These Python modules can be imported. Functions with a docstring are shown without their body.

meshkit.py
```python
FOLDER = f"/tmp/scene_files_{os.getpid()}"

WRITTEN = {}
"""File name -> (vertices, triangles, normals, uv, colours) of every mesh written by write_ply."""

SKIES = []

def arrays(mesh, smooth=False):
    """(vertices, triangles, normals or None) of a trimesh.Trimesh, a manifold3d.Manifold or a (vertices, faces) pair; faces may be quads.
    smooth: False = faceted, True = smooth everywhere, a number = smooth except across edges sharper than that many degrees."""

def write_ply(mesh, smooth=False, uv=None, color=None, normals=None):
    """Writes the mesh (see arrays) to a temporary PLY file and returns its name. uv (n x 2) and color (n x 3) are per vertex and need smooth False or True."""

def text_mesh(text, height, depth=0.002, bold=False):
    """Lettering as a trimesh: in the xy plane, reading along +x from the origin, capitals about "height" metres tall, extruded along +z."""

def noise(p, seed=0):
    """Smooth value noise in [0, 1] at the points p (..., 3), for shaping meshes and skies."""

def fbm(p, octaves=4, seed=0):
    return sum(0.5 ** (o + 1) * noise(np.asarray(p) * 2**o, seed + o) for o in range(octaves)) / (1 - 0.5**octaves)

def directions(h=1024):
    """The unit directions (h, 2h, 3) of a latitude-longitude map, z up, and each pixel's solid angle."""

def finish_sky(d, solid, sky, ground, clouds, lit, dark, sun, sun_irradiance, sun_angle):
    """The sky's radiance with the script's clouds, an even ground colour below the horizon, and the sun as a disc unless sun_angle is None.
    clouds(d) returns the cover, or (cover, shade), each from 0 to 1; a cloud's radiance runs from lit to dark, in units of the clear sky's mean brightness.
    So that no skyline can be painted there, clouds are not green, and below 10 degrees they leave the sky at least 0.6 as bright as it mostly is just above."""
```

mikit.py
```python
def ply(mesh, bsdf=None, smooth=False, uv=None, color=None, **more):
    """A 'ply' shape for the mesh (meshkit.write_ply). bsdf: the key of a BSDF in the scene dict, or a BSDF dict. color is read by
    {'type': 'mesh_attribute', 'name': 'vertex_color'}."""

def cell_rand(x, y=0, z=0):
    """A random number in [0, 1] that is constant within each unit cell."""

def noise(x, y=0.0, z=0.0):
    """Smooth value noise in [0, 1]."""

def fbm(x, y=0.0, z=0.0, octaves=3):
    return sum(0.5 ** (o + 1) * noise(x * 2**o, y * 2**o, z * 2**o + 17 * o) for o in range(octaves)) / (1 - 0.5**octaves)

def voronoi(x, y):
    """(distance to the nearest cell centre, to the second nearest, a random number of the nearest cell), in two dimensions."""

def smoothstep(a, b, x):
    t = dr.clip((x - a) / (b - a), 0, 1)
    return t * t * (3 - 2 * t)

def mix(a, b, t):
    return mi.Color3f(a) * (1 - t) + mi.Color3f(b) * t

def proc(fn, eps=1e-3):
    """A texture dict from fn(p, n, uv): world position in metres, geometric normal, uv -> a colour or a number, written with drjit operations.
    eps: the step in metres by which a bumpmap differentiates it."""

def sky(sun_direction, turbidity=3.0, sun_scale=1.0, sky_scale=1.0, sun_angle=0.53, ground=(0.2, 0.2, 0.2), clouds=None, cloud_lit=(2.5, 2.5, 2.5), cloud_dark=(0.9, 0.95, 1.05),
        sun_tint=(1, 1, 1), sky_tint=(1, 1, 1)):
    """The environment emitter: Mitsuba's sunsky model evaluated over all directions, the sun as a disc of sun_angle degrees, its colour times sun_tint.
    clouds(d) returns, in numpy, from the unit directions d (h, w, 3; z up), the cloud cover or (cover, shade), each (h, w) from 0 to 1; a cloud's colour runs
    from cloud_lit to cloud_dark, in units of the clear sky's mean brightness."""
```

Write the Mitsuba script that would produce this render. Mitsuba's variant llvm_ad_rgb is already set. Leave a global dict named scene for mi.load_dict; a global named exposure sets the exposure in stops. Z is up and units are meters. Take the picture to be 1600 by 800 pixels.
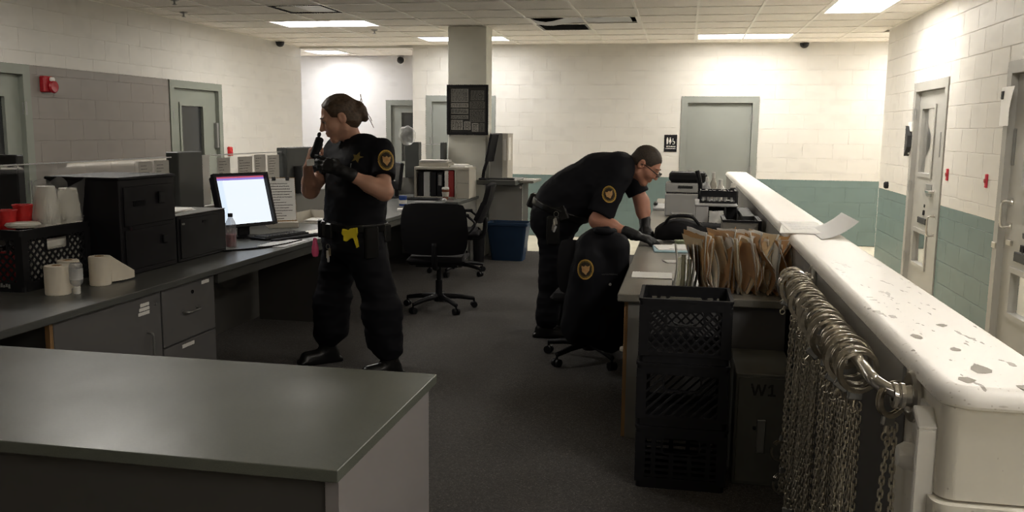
import math, random
import numpy as np, trimesh, manifold3d as m3
import shapely.geometry as sg
import mitsuba as mi, drjit as dr
import mikit, meshkit
from mikit import noise, fbm, mix, smoothstep

# ---------------------------------------------------------------- camera, light, exposure
T = mi.ScalarTransform4f
random.seed(7)
rng = np.random.default_rng(7)
scene, labels = {}, {}
PI = math.pi
F_PX, YAW, PITCH, ROLL, EYE = 1369.94, 0.191846, 0.142645, 0.010861, 1.57
_cy, _sy, _cp, _sp = math.cos(YAW), math.sin(YAW), math.cos(PITCH), math.sin(PITCH)
_fw = np.array([-_sy*_cp, _cy*_cp, -_sp]); _rt = np.array([_cy, _sy, 0.0]); _up = np.cross(_rt, _fw)
_up = -math.sin(ROLL)*_rt + math.cos(ROLL)*_up
scene['camera'] = {'type': 'perspective', 'fov': 2*math.degrees(math.atan(800/F_PX)), 'fov_axis': 'x', 'near_clip': 0.05, 'far_clip': 60.0,
                   'to_world': T().look_at([0, 0, EYE], (np.array([0, 0, EYE]) + _fw).tolist(), _up.tolist())}
exposure = 1.5
LAMP = (8.8, 8.45, 7.8)            # radiance of a troffer lens
LAMP_COOL = (8.6, 8.5, 8.3)       # the cooler tubes of the back corridor

# ---------------------------------------------------------------- helpers
ORDINAL = ['first', 'second', 'third', 'fourth', 'fifth', 'sixth', 'seventh', 'eighth', 'ninth', 'tenth', 'eleventh', 'twelfth', 'thirteenth', 'fourteenth', 'fifteenth', 'sixteenth', 'seventeenth', 'eighteenth', 'nineteenth', 'twentieth', 'twenty-first', 'twenty-second', 'twenty-third', 'twenty-fourth']
def uniq(key, pool):
    if key not in pool: return key
    k = 1
    while f'{key}_{k:03d}' in pool: k += 1
    return f'{key}_{k:03d}'
used = set()
def mat(name, base, rough=0.6, bump=None, bump_scale=1.0, two=True, **kw):
    d = {'type': 'principled', 'base_color': base if isinstance(base, dict) else {'type': 'rgb', 'value': list(base)}, 'roughness': rough, 'specular': kw.pop('specular', 0.4), **kw}
    if bump is not None:
        d = {'type': 'bumpmap', 'arbitrary': mikit.proc(bump), 'scale': bump_scale, 'bsdf': d}
    if two: d = {'type': 'twosided', 'bsdf': d}
    scene['mat_'+name] = d
def tree_put(key, mesh, m, smooth=False, to=None, **more):
    d = mesh if isinstance(mesh, dict) else mikit.ply(mesh, 'mat_'+m, smooth=smooth, **more)
    if to is not None: d = {**d, 'to_world': to}
    scene[key] = d
    return key
class Thing:
    """A thing made of parts: every part's key is the thing's key + '__' + the part's name."""
    def __init__(s, name, label=None, cat=None, group=None, kind=None, loc=(0, 0, 0), rz=0.0):
        s.key = uniq(name, used); used.add(s.key)
        s.to = T().translate(list(loc)).rotate([0, 0, 1], rz) if (tuple(loc) != (0, 0, 0) or rz) else None
        d = {}
        if label: d['label'] = label
        if cat: d['category'] = cat
        if group: d['group'] = group
        if kind: d['kind'] = kind
        labels[s.key] = d
    def add(s, part, mesh, m, smooth=False, parent=None, label=None, kind=None, to=None, **more):
        key = uniq((parent or s.key) + '__' + part, scene)
        tt = to if to is not None else s.to
        if to is not None and s.to is not None: tt = s.to @ to
        tree_put(key, mesh, m, smooth, tt, **more)
        if label or kind: labels[key] = {k: v for k, v in (('label', label), ('kind', kind)) if v}
        return key
    def own(s, mesh, m, smooth=False, **more):
        tree_put(s.key, mesh, m, smooth, s.to, **more); return s.key
def one(name, mesh, m, label, cat, group=None, kind=None, smooth=False, loc=(0, 0, 0), rz=0.0, **more):
    t = Thing(name, label, cat, group, kind, loc, rz); t.own(mesh, m, smooth, **more); return t
def struct(name, mesh=None, m=None, smooth=False, label=None):
    t = Thing(name, label, None, None, 'structure')
    if mesh is not None: t.own(mesh, m, smooth)
    return t
def box(x0, x1, y0, y1, z0, z1, b=0.0):
    x0, x1 = min(x0, x1), max(x0, x1); y0, y1 = min(y0, y1), max(y0, y1); z0, z1 = min(z0, z1), max(z0, z1)
    if b <= 0:
        return trimesh.creation.box(bounds=[[x0, y0, z0], [x1, y1, z1]])
    b = min(b, (x1-x0)*.49, (y1-y0)*.49, (z1-z0)*.49)
    p = []
    for sx in (0, 1):
        for sy in (0, 1):
            for sz in (0, 1):
                c = np.array([x1 if sx else x0, y1 if sy else y0, z1 if sz else z0]); d = np.array([-1 if sx else 1, -1 if sy else 1, -1 if sz else 1])*b
                for k in range(3):
                    q = c + d; q[k] = c[k]; p.append(q)
    return trimesh.convex.convex_hull(np.array(p))
def bx(cx, cy, cz, w, d, h, b=0.0): return box(cx-w/2, cx+w/2, cy-d/2, cy+d/2, cz-h/2, cz+h/2, b)
def join(*ms):
    ms = [m for x in ms for m in (x if isinstance(x, (list, tuple)) else [x])]
    return trimesh.util.concatenate(ms)
def rot(mesh, ang, axis=(0, 0, 1), pt=(0, 0, 0)):
    m = mesh.copy(); m.apply_transform(trimesh.transformations.rotation_matrix(ang, axis, pt)); return m
def mv(mesh, x=0, y=0, z=0):
    m = mesh.copy(); m.apply_translation([x, y, z]); return m
def cyl(p0, p1, r, n=16, r1=None):
    p0, p1 = np.array(p0, float), np.array(p1, float); r1 = r if r1 is None else r1
    z = p1-p0; L = np.linalg.norm(z); z /= L
    x = np.cross(z, [0, 0, 1] if abs(z[2]) < .9 else [1, 0, 0]); x /= np.linalg.norm(x); y = np.cross(z, x)
    a = np.arange(n)*2*PI/n; ring = np.cos(a)[:, None]*x + np.sin(a)[:, None]*y
    v = np.vstack([p0+ring*r, p1+ring*r1, [p0], [p1]]); f = []
    for i in range(n):
        j = (i+1) % n
        f += [[i, j, n+j], [i, n+j, n+i], [2*n, j, i], [2*n+1, n+i, n+j]]
    return trimesh.Trimesh(v, f, process=False)
def lathe(prof, n=24, c=(0, 0, 0)):
    """prof: (r, z) from bottom to top; ends are closed where r is 0."""
    prof = np.array(prof, float); a = np.arange(n)*2*PI/n; k = len(prof)
    v = np.stack([np.outer(np.cos(a), prof[:, 0]), np.outer(np.sin(a), prof[:, 0]), np.tile(prof[:, 1], (n, 1))], -1).reshape(-1, 3) + np.array(c)
    f = []
    for i in range(n):
        j = (i+1) % n
        for q in range(k-1):
            a0, a1, b0, b1 = i*k+q, i*k+q+1, j*k+q, j*k+q+1
            f += [[a0, b0, b1], [a0, b1, a1]]
    return trimesh.Trimesh(v, f, process=False)
def tube(pts, r, n=8, closed=False, caps=True):
    p = np.array(pts, float); m = len(p); r = np.broadcast_to(r, (m,))
    if closed: t = np.roll(p, -1, 0)-np.roll(p, 1, 0)
    else: t = np.gradient(p, axis=0)
    t /= np.linalg.norm(t, axis=1, keepdims=True)+1e-12
    x = np.cross(t[0], [0, 0, 1] if abs(t[0][2]) < .9 else [1, 0, 0]); x /= np.linalg.norm(x); xs = []
    for i in range(m):
        x = x - t[i]*(x@t[i]); x /= np.linalg.norm(x)+1e-12; xs.append(x)
    xs = np.array(xs); ys = np.cross(t, xs); a = np.arange(n)*2*PI/n
    v = (p[:, None]+r[:, None, None]*(np.cos(a)[None, :, None]*xs[:, None]+np.sin(a)[None, :, None]*ys[:, None])).reshape(-1, 3); f = []
    for i in range(m if closed else m-1):
        i2 = (i+1) % m
        for j in range(n):
            j2 = (j+1) % n
            f += [[i*n+j, i*n+j2, i2*n+j2], [i*n+j, i2*n+j2, i2*n+j]]
    if caps and not closed:
        v = np.vstack([v, p[:1], p[-1:]]); c0, c1 = len(v)-2, len(v)-1
        for j in range(n):
            j2 = (j+1) % n
            f += [[c0, j2, j], [c1, (m-1)*n+j, (m-1)*n+j2]]
    return trimesh.Trimesh(v, f, process=False)
def spline(pts, n=24):
    p = np.array(pts, float); p = np.vstack([2*p[0]-p[1], p, 2*p[-1]-p[-2]]); out = []
    for i in range(1, len(p)-2):
        for t in np.linspace(0, 1, max(2, n//(len(p)-3)), endpoint=False):
            a, b, c, d = p[i-1:i+3]
            out.append(.5*((2*b)+(c-a)*t+(2*a-5*b+4*c-d)*t*t+(3*b-a-3*c+d)*t**3))
    out.append(p[-2]); return np.array(out)
def prism(poly, h, z0=0.0):
    return mv(trimesh.creation.extrude_polygon(poly if isinstance(poly, sg.Polygon) else sg.Polygon(poly), h, engine='earcut'), 0, 0, z0)
def to_plane(mesh, origin, ex, ey):
    """a mesh drawn in xy (z = out of the face) put on a face: ex, ey are the directions of its x and y."""
    ex, ey = np.array(ex, float), np.array(ey, float); ez = np.cross(ex, ey)
    M = np.eye(4); M[:3, 0], M[:3, 1], M[:3, 2], M[:3, 3] = ex, ey, ez, origin
    m = mesh.copy(); m.apply_transform(M); return m
def sheet(grid, th=0.001):
    """a thin closed sheet from a (n, m, 3) grid of points, th thick along the mean normal."""
    g = np.array(grid, float); n, m = g.shape[:2]
    du, dv = np.gradient(g, axis=0), np.gradient(g, axis=1); nn = np.cross(du, dv); nn /= np.linalg.norm(nn, axis=-1, keepdims=True)+1e-12
    v = np.vstack([(g+nn*th/2).reshape(-1, 3), (g-nn*th/2).reshape(-1, 3)]); K = n*m; f = []
    for i in range(n-1):
        for j in range(m-1):
            a, b, c, d = i*m+j, (i+1)*m+j, (i+1)*m+j+1, i*m+j+1
            f += [[a, b, c], [a, c, d], [K+a, K+c, K+b], [K+a, K+d, K+c]]
    rim = [(i, 0) for i in range(n)] + [(n-1, j) for j in range(1, m)] + [(i, m-1) for i in range(n-2, -1, -1)] + [(0, j) for j in range(m-2, 0, -1)]
    ids = [i*m+j for i, j in rim]
    for a, b in zip(ids, ids[1:]+ids[:1]): f += [[a, K+a, K+b], [a, K+b, b]]
    me = trimesh.Trimesh(v, f, process=False); return me
def frame(w, h, t, d, b=0.0):
    """a rectangular frame in xy around (0,0)-(w,h), bar t wide, d deep along z."""
    return prism(sg.Polygon([(0, 0), (w, 0), (w, h), (0, h)], [[(t, t), (w-t, t), (w-t, h-t), (t, h-t)]]), d)

# ---------------------------------------------------------------- materials
def wallpaint(a, b=0.06):
    def fn(p, n, uv):
        v = fbm(p.x*1.3+p.y*1.1, p.y*0.7-p.x*.4, p.z*1.7, octaves=3)
        s = smoothstep(.62, .8, noise(p.x*6+p.y*5, p.y*3, p.z*9))*.04
        return mi.Color3f(*a)*(1-b+2*b*v-s)
    return mikit.proc(fn)
def cmu_bump(p, n, uv): return fbm(p.x*60+p.y*55, p.y*40-p.x*30, p.z*70, octaves=3)
mat('cream_paint', wallpaint((.64, .615, .57)), .5, cmu_bump, .0022)
mat('cream_mortar', (.625, .60, .555), .6)
mat('cool_paint', wallpaint((.66, .65, .65)), .5, cmu_bump, .0022)
mat('teal_paint', wallpaint((.145, .20, .192)), .42, cmu_bump, .002)
mat('teal_mortar', (.14, .195, .187), .6)
mat('grey_paint', wallpaint((.225, .20, .18)), .45, cmu_bump, .002)
mat('grey_mortar', (.215, .19, .172), .5)
mat('column_paint', wallpaint((.66, .65, .58)), .55)
def tile_fn(p, n, uv):
    v = noise(p.x*160, p.y*160, 3.)
    return mi.Color3f(.73, .69, .63)*(0.95+.07*fbm(p.x*2, p.y*2, 1.))*(1-.10*smoothstep(.72, .86, v))
mat('ceiling_tile', mikit.proc(tile_fn), .9, lambda p, n, uv: noise(p.x*150, p.y*150, 3.), .0006)
mat('ceiling_grid', (.78, .75, .68), .4)
mat('plenum', (.35, .33, .30), .9)
def carpet_fn(p, n, uv):
    v = fbm(p.x*120, p.y*120, p.z*40, octaves=3); w = fbm(p.x*1.1, p.y*.8, 4., octaves=3)
    fl = smoothstep(.78, .82, noise(p.x*230, p.y*230, 7.))
    return mix((.046, .043, .042), (.094, .089, .085), v)*(.78+.45*w) + mi.Color3f(.05, .048, .045)*fl
mat('carpet', mikit.proc(carpet_fn), .95, lambda p, n, uv: fbm(p.x*220, p.y*220, 2., octaves=2), .004, sheen=.15)
mat('cream_floor', mikit.proc(lambda p, n, uv: mi.Color3f(.60, .55, .44)*(.9+.2*fbm(p.x*5, p.y*5, 1.))), .3)
mat('door_grey', mikit.proc(lambda p, n, uv: mi.Color3f(.235, .245, .225)*(.92+.16*fbm(p.x*2.1+p.y*2, p.y, p.z*2.3))), .42)
mat('door_warm', mikit.proc(lambda p, n, uv: mi.Color3f(.33, .32, .295)*(.92+.16*fbm(p.x*2.1+p.y*2, p.y, p.z*2.3))), .4)
mat('door_green', mikit.proc(lambda p, n, uv: mi.Color3f(.225, .24, .205)*(.92+.16*fbm(p.x*2.1+p.y*2, p.y, p.z*2.3))), .42)
mat('dark_glass', (.025, .027, .027), .08, specular=.6)
mat('steel', (.60, .575, .53), .26, metallic=1.0)
def worn_steel_fn(p, n, uv): return mix((.36, .32, .25), (.72, .67, .57), fbm(p.x*60, p.y*60, p.z*60))
mat('worn_steel', mikit.proc(worn_steel_fn), .27, metallic=1.0)
mat('chain_steel', mikit.proc(lambda p, n, uv: mix((.46, .41, .32), (.98, .93, .80), noise(p.x*130, p.y*130, p.z*130))), .24, metallic=.95)
mat('brass_steel', (.62, .52, .34), .28, metallic=1.0)
mat('chrome', (.80, .78, .74), .12, metallic=1.0)
mat('dull_metal', (.30, .30, .29), .4, metallic=.7)
def laminate(a, s=.18):
    def fn(p, n, uv):
        sp = noise(p.x*420, p.y*420, p.z*420); w = fbm(p.x*2.4, p.y*2.0, p.z*2, octaves=4)
        return mi.Color3f(*a)*(1-s+2*s*w)*(.93+.14*sp)
    return mikit.proc(fn)
def smudge(lo, hi):
    return mikit.proc(lambda p, n, uv: lo + (hi-lo)*fbm(p.x*3.1, p.y*2.6, 9., octaves=3))
mat('laminate_green', laminate((.098, .105, .088)), smudge(.26, .46))
mat('laminate_dark', laminate((.085, .088, .084)), smudge(.22, .40))
mat('laminate_warm', laminate((.20, .19, .165)), smudge(.2, .34))
mat('counter_edge', (.055, .055, .050), .45)
mat('panel_lilac', mikit.proc(lambda p, n, uv: mi.Color3f(.215, .20, .20)*(.93+.14*fbm(p.x*2, p.y*2, p.z*2))), .5)
mat('cabinet_dark', (.066, .063, .058), .5)
mat('cabinet_grey', mikit.proc(lambda p, n, uv: mi.Color3f(.120, .117, .118)*(.93+.14*fbm(p.x*2, p.y*2, p.z*2))), .5)
mat('panel_grey', (.21, .205, .19), .5)
mat('black_plastic', (.010, .010, .012), .5, specular=.22)
mat('black_matte', (.011, .0105, .0125), .75, specular=.2)
mat('black_gloss', (.008, .008, .009), .15)
mat('black_metal', mikit.proc(lambda p, n, uv: mi.Color3f(.0085, .008, .0105)*(.8+.4*fbm(p.x*4, p.y*4, p.z*4))), .48, specular=.2)
mat('charcoal', (.036, .037, .038), .5, specular=.25)
mat('post_grey', (.062, .066, .064), .5)
mat('white_plastic', (.72, .70, .66), .4)
mat('beige_plastic', (.50, .47, .41), .5)
mat('grey_plastic', (.36, .36, .36), .45)
mat('light_grey', (.50, .50, .50), .45)
mat('paper', (.80, .79, .76), .8)
mat('paper_roll', (.72, .66, .56), .85)
mat('print_grey', (.22, .21, .21), .8)
mat('print_black', (.02, .02, .02), .7)
mat('foam_white', (.78, .76, .70), .6)
mat('red', (.55, .025, .025), .4)
mat('alarm_red', (.34, .012, .018), .4)
mat('dark_red', (.33, .03, .03), .45)
mat('bright_red', (.50, .035, .06), .45)
mat('blue_bin', (.012, .032, .072), .4)
mat('blue', (.02, .06, .25), .4)
mat('wood_edge', mikit.proc(lambda p, n, uv: mix((.22, .12, .05), (.42, .25, .11), fbm(p.x*40, p.y*40, p.z*4))), .5)
mat('yellow', (.72, .58, .03), .45)
mat('pink', (.70, .10, .22), .45)

# ---------------------------------------------------------------- the room
CEIL, RX, BY, LX = 2.82, 2.37, 13.0, -5.95
RECESS_Y, RECESS_X = 14.8, -4.09
CARPET_Y, CAP_X0, CAP_X1 = 11.25, 0.535, 0.80
floor = struct('floor', box(-7.4, 4.2, -3.2, 15.2, -.12, -.006), 'cream_floor')
floor.add('carpet', box(-6.3, CAP_X0+.03, -3.0, CARPET_Y, -.006, 0.0), 'carpet', label='charcoal carpet')
struct('wall_front', box(-6.2, 3.0, -3.2, -3.0, 0, CEIL), 'cream_paint')

PLY = {}
def shared_box(w, d, h, b, m):
    k = (round(w, 3), round(d, 3), round(h, 3), b, m)
    if k not in PLY: PLY[k] = mikit.ply(bx(0, 0, 0, w, d, h, b), 'mat_'+m)
    return PLY[k]
COURSE = 0.2032
def block_wall(th, to_xyz, u0, u1, z0, z1, openings, colour, axis, gap=.0030):
    """single concrete blocks in running bond between u0..u1: each a piece of the wall th. axis: which way u runs."""
    k = int(z0/COURSE+.01)
    while k*COURSE < z1-.03:
        c0, c1 = max(k*COURSE, z0), min((k+1)*COURSE, z1); off = 0.2032*(k % 2); i = math.floor((u0-off)/.4064)
        while off+i*.4064 < u1-.02:
            a0, a1 = max(u0, off+i*.4064), min(u1, off+(i+1)*.4064)
            rects = [(a0, a1, c0, c1)]
            for (o0, o1, oz) in openings:
                new = []
                for r in rects:
                    if r[0] >= o1 or r[1] <= o0 or r[2] >= oz: new.append(r); continue
                    if r[0] < o0: new.append((r[0], o0, r[2], r[3]))
                    if r[1] > o1: new.append((o1, r[1], r[2], r[3]))
                    if r[3] > oz+.02: new.append((max(r[0], o0), min(r[1], o1), oz, r[3]))
                rects = new
            for r in rects:
                if r[1]-r[0] < .05 or r[3]-r[2] < .03: continue
                w, h = r[1]-r[0]-gap, r[3]-r[2]-gap; m = colour((r[0]+r[1])/2, (r[2]+r[3])/2)
                d = shared_box(w if axis == 'x' else .02, .02 if axis == 'x' else w, h, gap*.6, m)
                th.add('block', d, m, to=T().translate(to_xyz((r[0]+r[1])/2, (r[2]+r[3])/2)))
            i += 1
        k += 1

PAINT_Z = 4.5*COURSE
# right wall: cream over teal, two steel cell doors
D1, D2 = (8.82, 10.06, 2.10), (6.02, 7.29, 2.10)
wr = struct('wall_right')
for (a, b, z0, z1) in ((-3.2, 6.02, 0, CEIL), (6.02, 7.29, 2.1, CEIL), (7.29, 8.82, 0, CEIL), (8.82, 10.06, 2.1, CEIL), (10.06, 11.5, 0, CEIL)):
    for (p, q, m) in ((z0, min(z1, PAINT_Z), 'teal_mortar'), (max(z0, PAINT_Z), z1, 'cream_mortar')):
        if q > p+.01: wr.add('paint_field', box(RX+.004, RX+.2, a, b, p, q), m if a > 0 else m.replace('mortar', 'paint'))
def split_paint(z): return 'teal_paint' if z < PAINT_Z else 'cream_paint'
COURSES2 = COURSE
block_wall(wr, lambda u, z: [RX+.0085, u, z], 4.9, 11.5, 0.9144, CEIL, [D1, D2], lambda u, z: 'cream_paint', 'y')
block_wall(wr, lambda u, z: [RX+.0085, u, z], 4.9, 11.5, 0.0, 0.9144, [D1, D2], lambda u, z: 'teal_paint', 'y')
wr.add('return_face', box(RX+.0, RX+1.9, 11.5, 11.52, 0, CEIL), 'cream_paint')
wr.add('inner_face', box(RX+1.7, RX+1.9, 11.5, 13.2, 0, CEIL), 'cream_paint')
# back wall
BD1, BD2 = (-.07, 1.01, 2.075), (-3.88, -2.80, 2.075)
wb = struct('wall_back')
for (a, b, z0) in ((RECESS_X, BD2[0], 0), (BD2[0], BD2[1], 2.075), (BD2[1], BD1[0], 0), (BD1[0], BD1[1], 2.075), (BD1[1], 4.3, 0)):
    for (p, q, m) in ((z0, PAINT_Z, 'teal_mortar'), (max(z0, PAINT_Z), CEIL, 'cream_mortar')):
        if q > p+.01: wb.add('paint_field', box(a, b, BY+.004, BY+.2, p, q), m)
block_wall(wb, lambda u, z: [u, BY+.0085, z], RECESS_X+.0, 3.2, 0.9144, CEIL, [BD1, BD2], lambda u, z: 'cream_paint', 'x', gap=.002)
block_wall(wb, lambda u, z: [u, BY+.0085, z], RECESS_X+.0, 3.2, 0.0, 0.9144, [BD1, BD2], lambda u, z: 'teal_paint', 'x', gap=.002)
# corridor recess at the back left
wc = struct('wall_corridor')
RD = (-5.14, -4.2, 2.065)
for (a, b, z0) in ((-7.3, RD[0], 0), (RD[0], RD[1], 2.065), (RD[1], -3.6, 0)):
    wc.add('paint_field', box(a, b, RECESS_Y, RECESS_Y+.2, z0, CEIL), 'cool_paint')
wc.add('side_face', box(RECESS_X, RECESS_X+.2, BY+.2, RECESS_Y, 0, CEIL), 'cool_paint')
# left wall: cream, with a grey field that runs from the floor to the door heads
LD1, LD2 = (6.0, 7.21, 2.115), (9.46, 10.65, 2.115)
wl = struct('wall_left')
for (a, b, z0, z1, m) in ((-3.2, 6.0, 0, 2.115, 'grey_paint'), (7.21, 9.46, 0, 2.115, 'grey_mortar'), (10.65, 13.1, 0, 2.115, 'cream_mortar'), (-3.2, 5.0, 2.115, CEIL, 'cream_paint'), (5.0, 13.1, 2.115, CEIL, 'cream_mortar')):
    wl.add('paint_field', box(LX-.2, LX-.004, a, b, z0, z1), m)
block_wall(wl, lambda u, z: [LX-.0085, u, z], 5.0, 13.1, 2.115, CEIL, [], lambda u, z: 'cream_paint', 'y', gap=.0016)
block_wall(wl, lambda u, z: [LX-.0085, u, z], 7.21, 9.46, 1.016, 2.115, [], lambda u, z: 'grey_paint', 'y', gap=.0016)
block_wall(wl, lambda u, z: [LX-.0085, u, z], 10.65, 13.1, 0.8128, 2.115, [], lambda u, z: 'cream_paint', 'y', gap=.0016)
wl.add('return_face', box(LX-.2, LX+.002, 13.1, 13.12, 0, CEIL), 'cool_paint')
wl.add('corridor_face', box(LX-1.3, LX-1.25, 13.0, 14.9, 0, CEIL), 'cool_paint')
wl.add('corridor_stub', box(LX-1.3, LX-.19, 13.0, 13.1, 0, CEIL), 'cool_paint')

# ceiling: slab, lay-in tiles, grid bars
GX, GY, GP = .08, 12.47, .63
ce = struct('ceiling', box(-7.4, 4.3, -3.2, 15.2, CEIL+.07, CEIL+.2), 'plenum')
lights_at = []      # (i, j, ni, nj): tile cells taken by a fixture
def cell(i, j): return GX+i*GP, GY+j*GP
FIX = {}
for nm, i, j, ni, nj in (('a', -8, -4, 2, 1), ('b', -6, -1, 2, 1), ('c', 0, -1, 2, 1), ('d', 2, -6, 1, 2), ('broken', -3, -4, 2, 1), ('half', -7, -6, 1, 1), ('vent', -3, -3, 1, 1),
                         ('e', -8, -11, 2, 1), ('f', 2, -12, 1, 2), ('g', 2, -18, 1, 2), ('h', -3, -11, 2, 1), ('i', 2, -23, 1, 2), ('j', -4, -21, 2, 1), ('k', -10, 2, 1, 1), ('l', 4, -1, 2, 1)):
    FIX[nm] = (i, j, ni, nj)
taken = {(i+a, j+b) for (i, j, ni, nj) in FIX.values() for a in range(ni) for b in range(nj)}
for i in range(-10, 5):
    for j in range(-11, 2):
        if (i, j) in taken: continue
        x0, y0 = cell(i, j); x1, y1 = x0+GP, y0+GP
        x0, x1 = max(x0, LX), min(x1, RX if y0 < 11.4 else 4.2); y1 = min(y1, 13.0 if x0 > RECESS_X-.3 else 14.8)
        if x1-x0 < .08 or y1-y0 < .08: continue
        d = shared_box(x1-x0-.012, y1-y0-.012, .018, .004, 'ceiling_tile')
        ce.add('tile', d, 'ceiling_tile', to=T().translate([(x0+x1)/2, (y0+y1)/2, CEIL+.013]))
near = []
for i in range(-10, 5):
    for j in range(-26, -11):
        if (i, j) in taken: continue
        x0, y0 = cell(i, j); x1, y1 = min(x0+GP, RX), y0+GP; x0 = max(x0, LX)
        if x1-x0 < .08 or y0 < -3.2: continue
        near.append(box(x0+.006, x1-.006, y0+.006, y1-.006, CEIL+.004, CEIL+.022))
for i in range(-12, -6):
    for j in range(1, 4):
        if (i, j) in taken: continue
        x0, y0 = cell(i, j); near.append(box(x0+.006, x0+GP-.006, y0+.006, y0+GP-.006, CEIL+.004, CEIL+.022))
ce.add('tile_field', join(near), 'ceiling_tile', kind='stuff')
for i in range(-9, 5):
    x = GX+i*GP
    ce.add('grid_bar', box(x-.012, x+.012, -3.0, 13.0 if x > RECESS_X-.1 else 14.8, CEIL-.003, CEIL+.004), 'ceiling_grid')
for j in range(-24, 1):
    y = GY+j*GP
    ce.add('grid_bar', box(LX, RX if y < 11.4 else 4.2, y-.012, y+.012, CEIL-.003, CEIL+.004), 'ceiling_grid')
ce.add('wall_angle', box(RECESS_X, 4.2, BY-.025, BY, CEIL-.006, CEIL+.004), 'ceiling_grid')
ce.add('wall_angle', box(RX-.025, RX, -3, 11.5, CEIL-.006, CEIL+.004), 'ceiling_grid')
ce.add('wall_angle', box(LX, LX+.025, -3, 13.1, CEIL-.006, CEIL+.004), 'ceiling_grid')
ce.add('edge_beam', box(LX, RECESS_X, 13.08, 13.16, CEIL-.03, CEIL+.07), 'cream_paint', label='thin painted beam edge')

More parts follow.
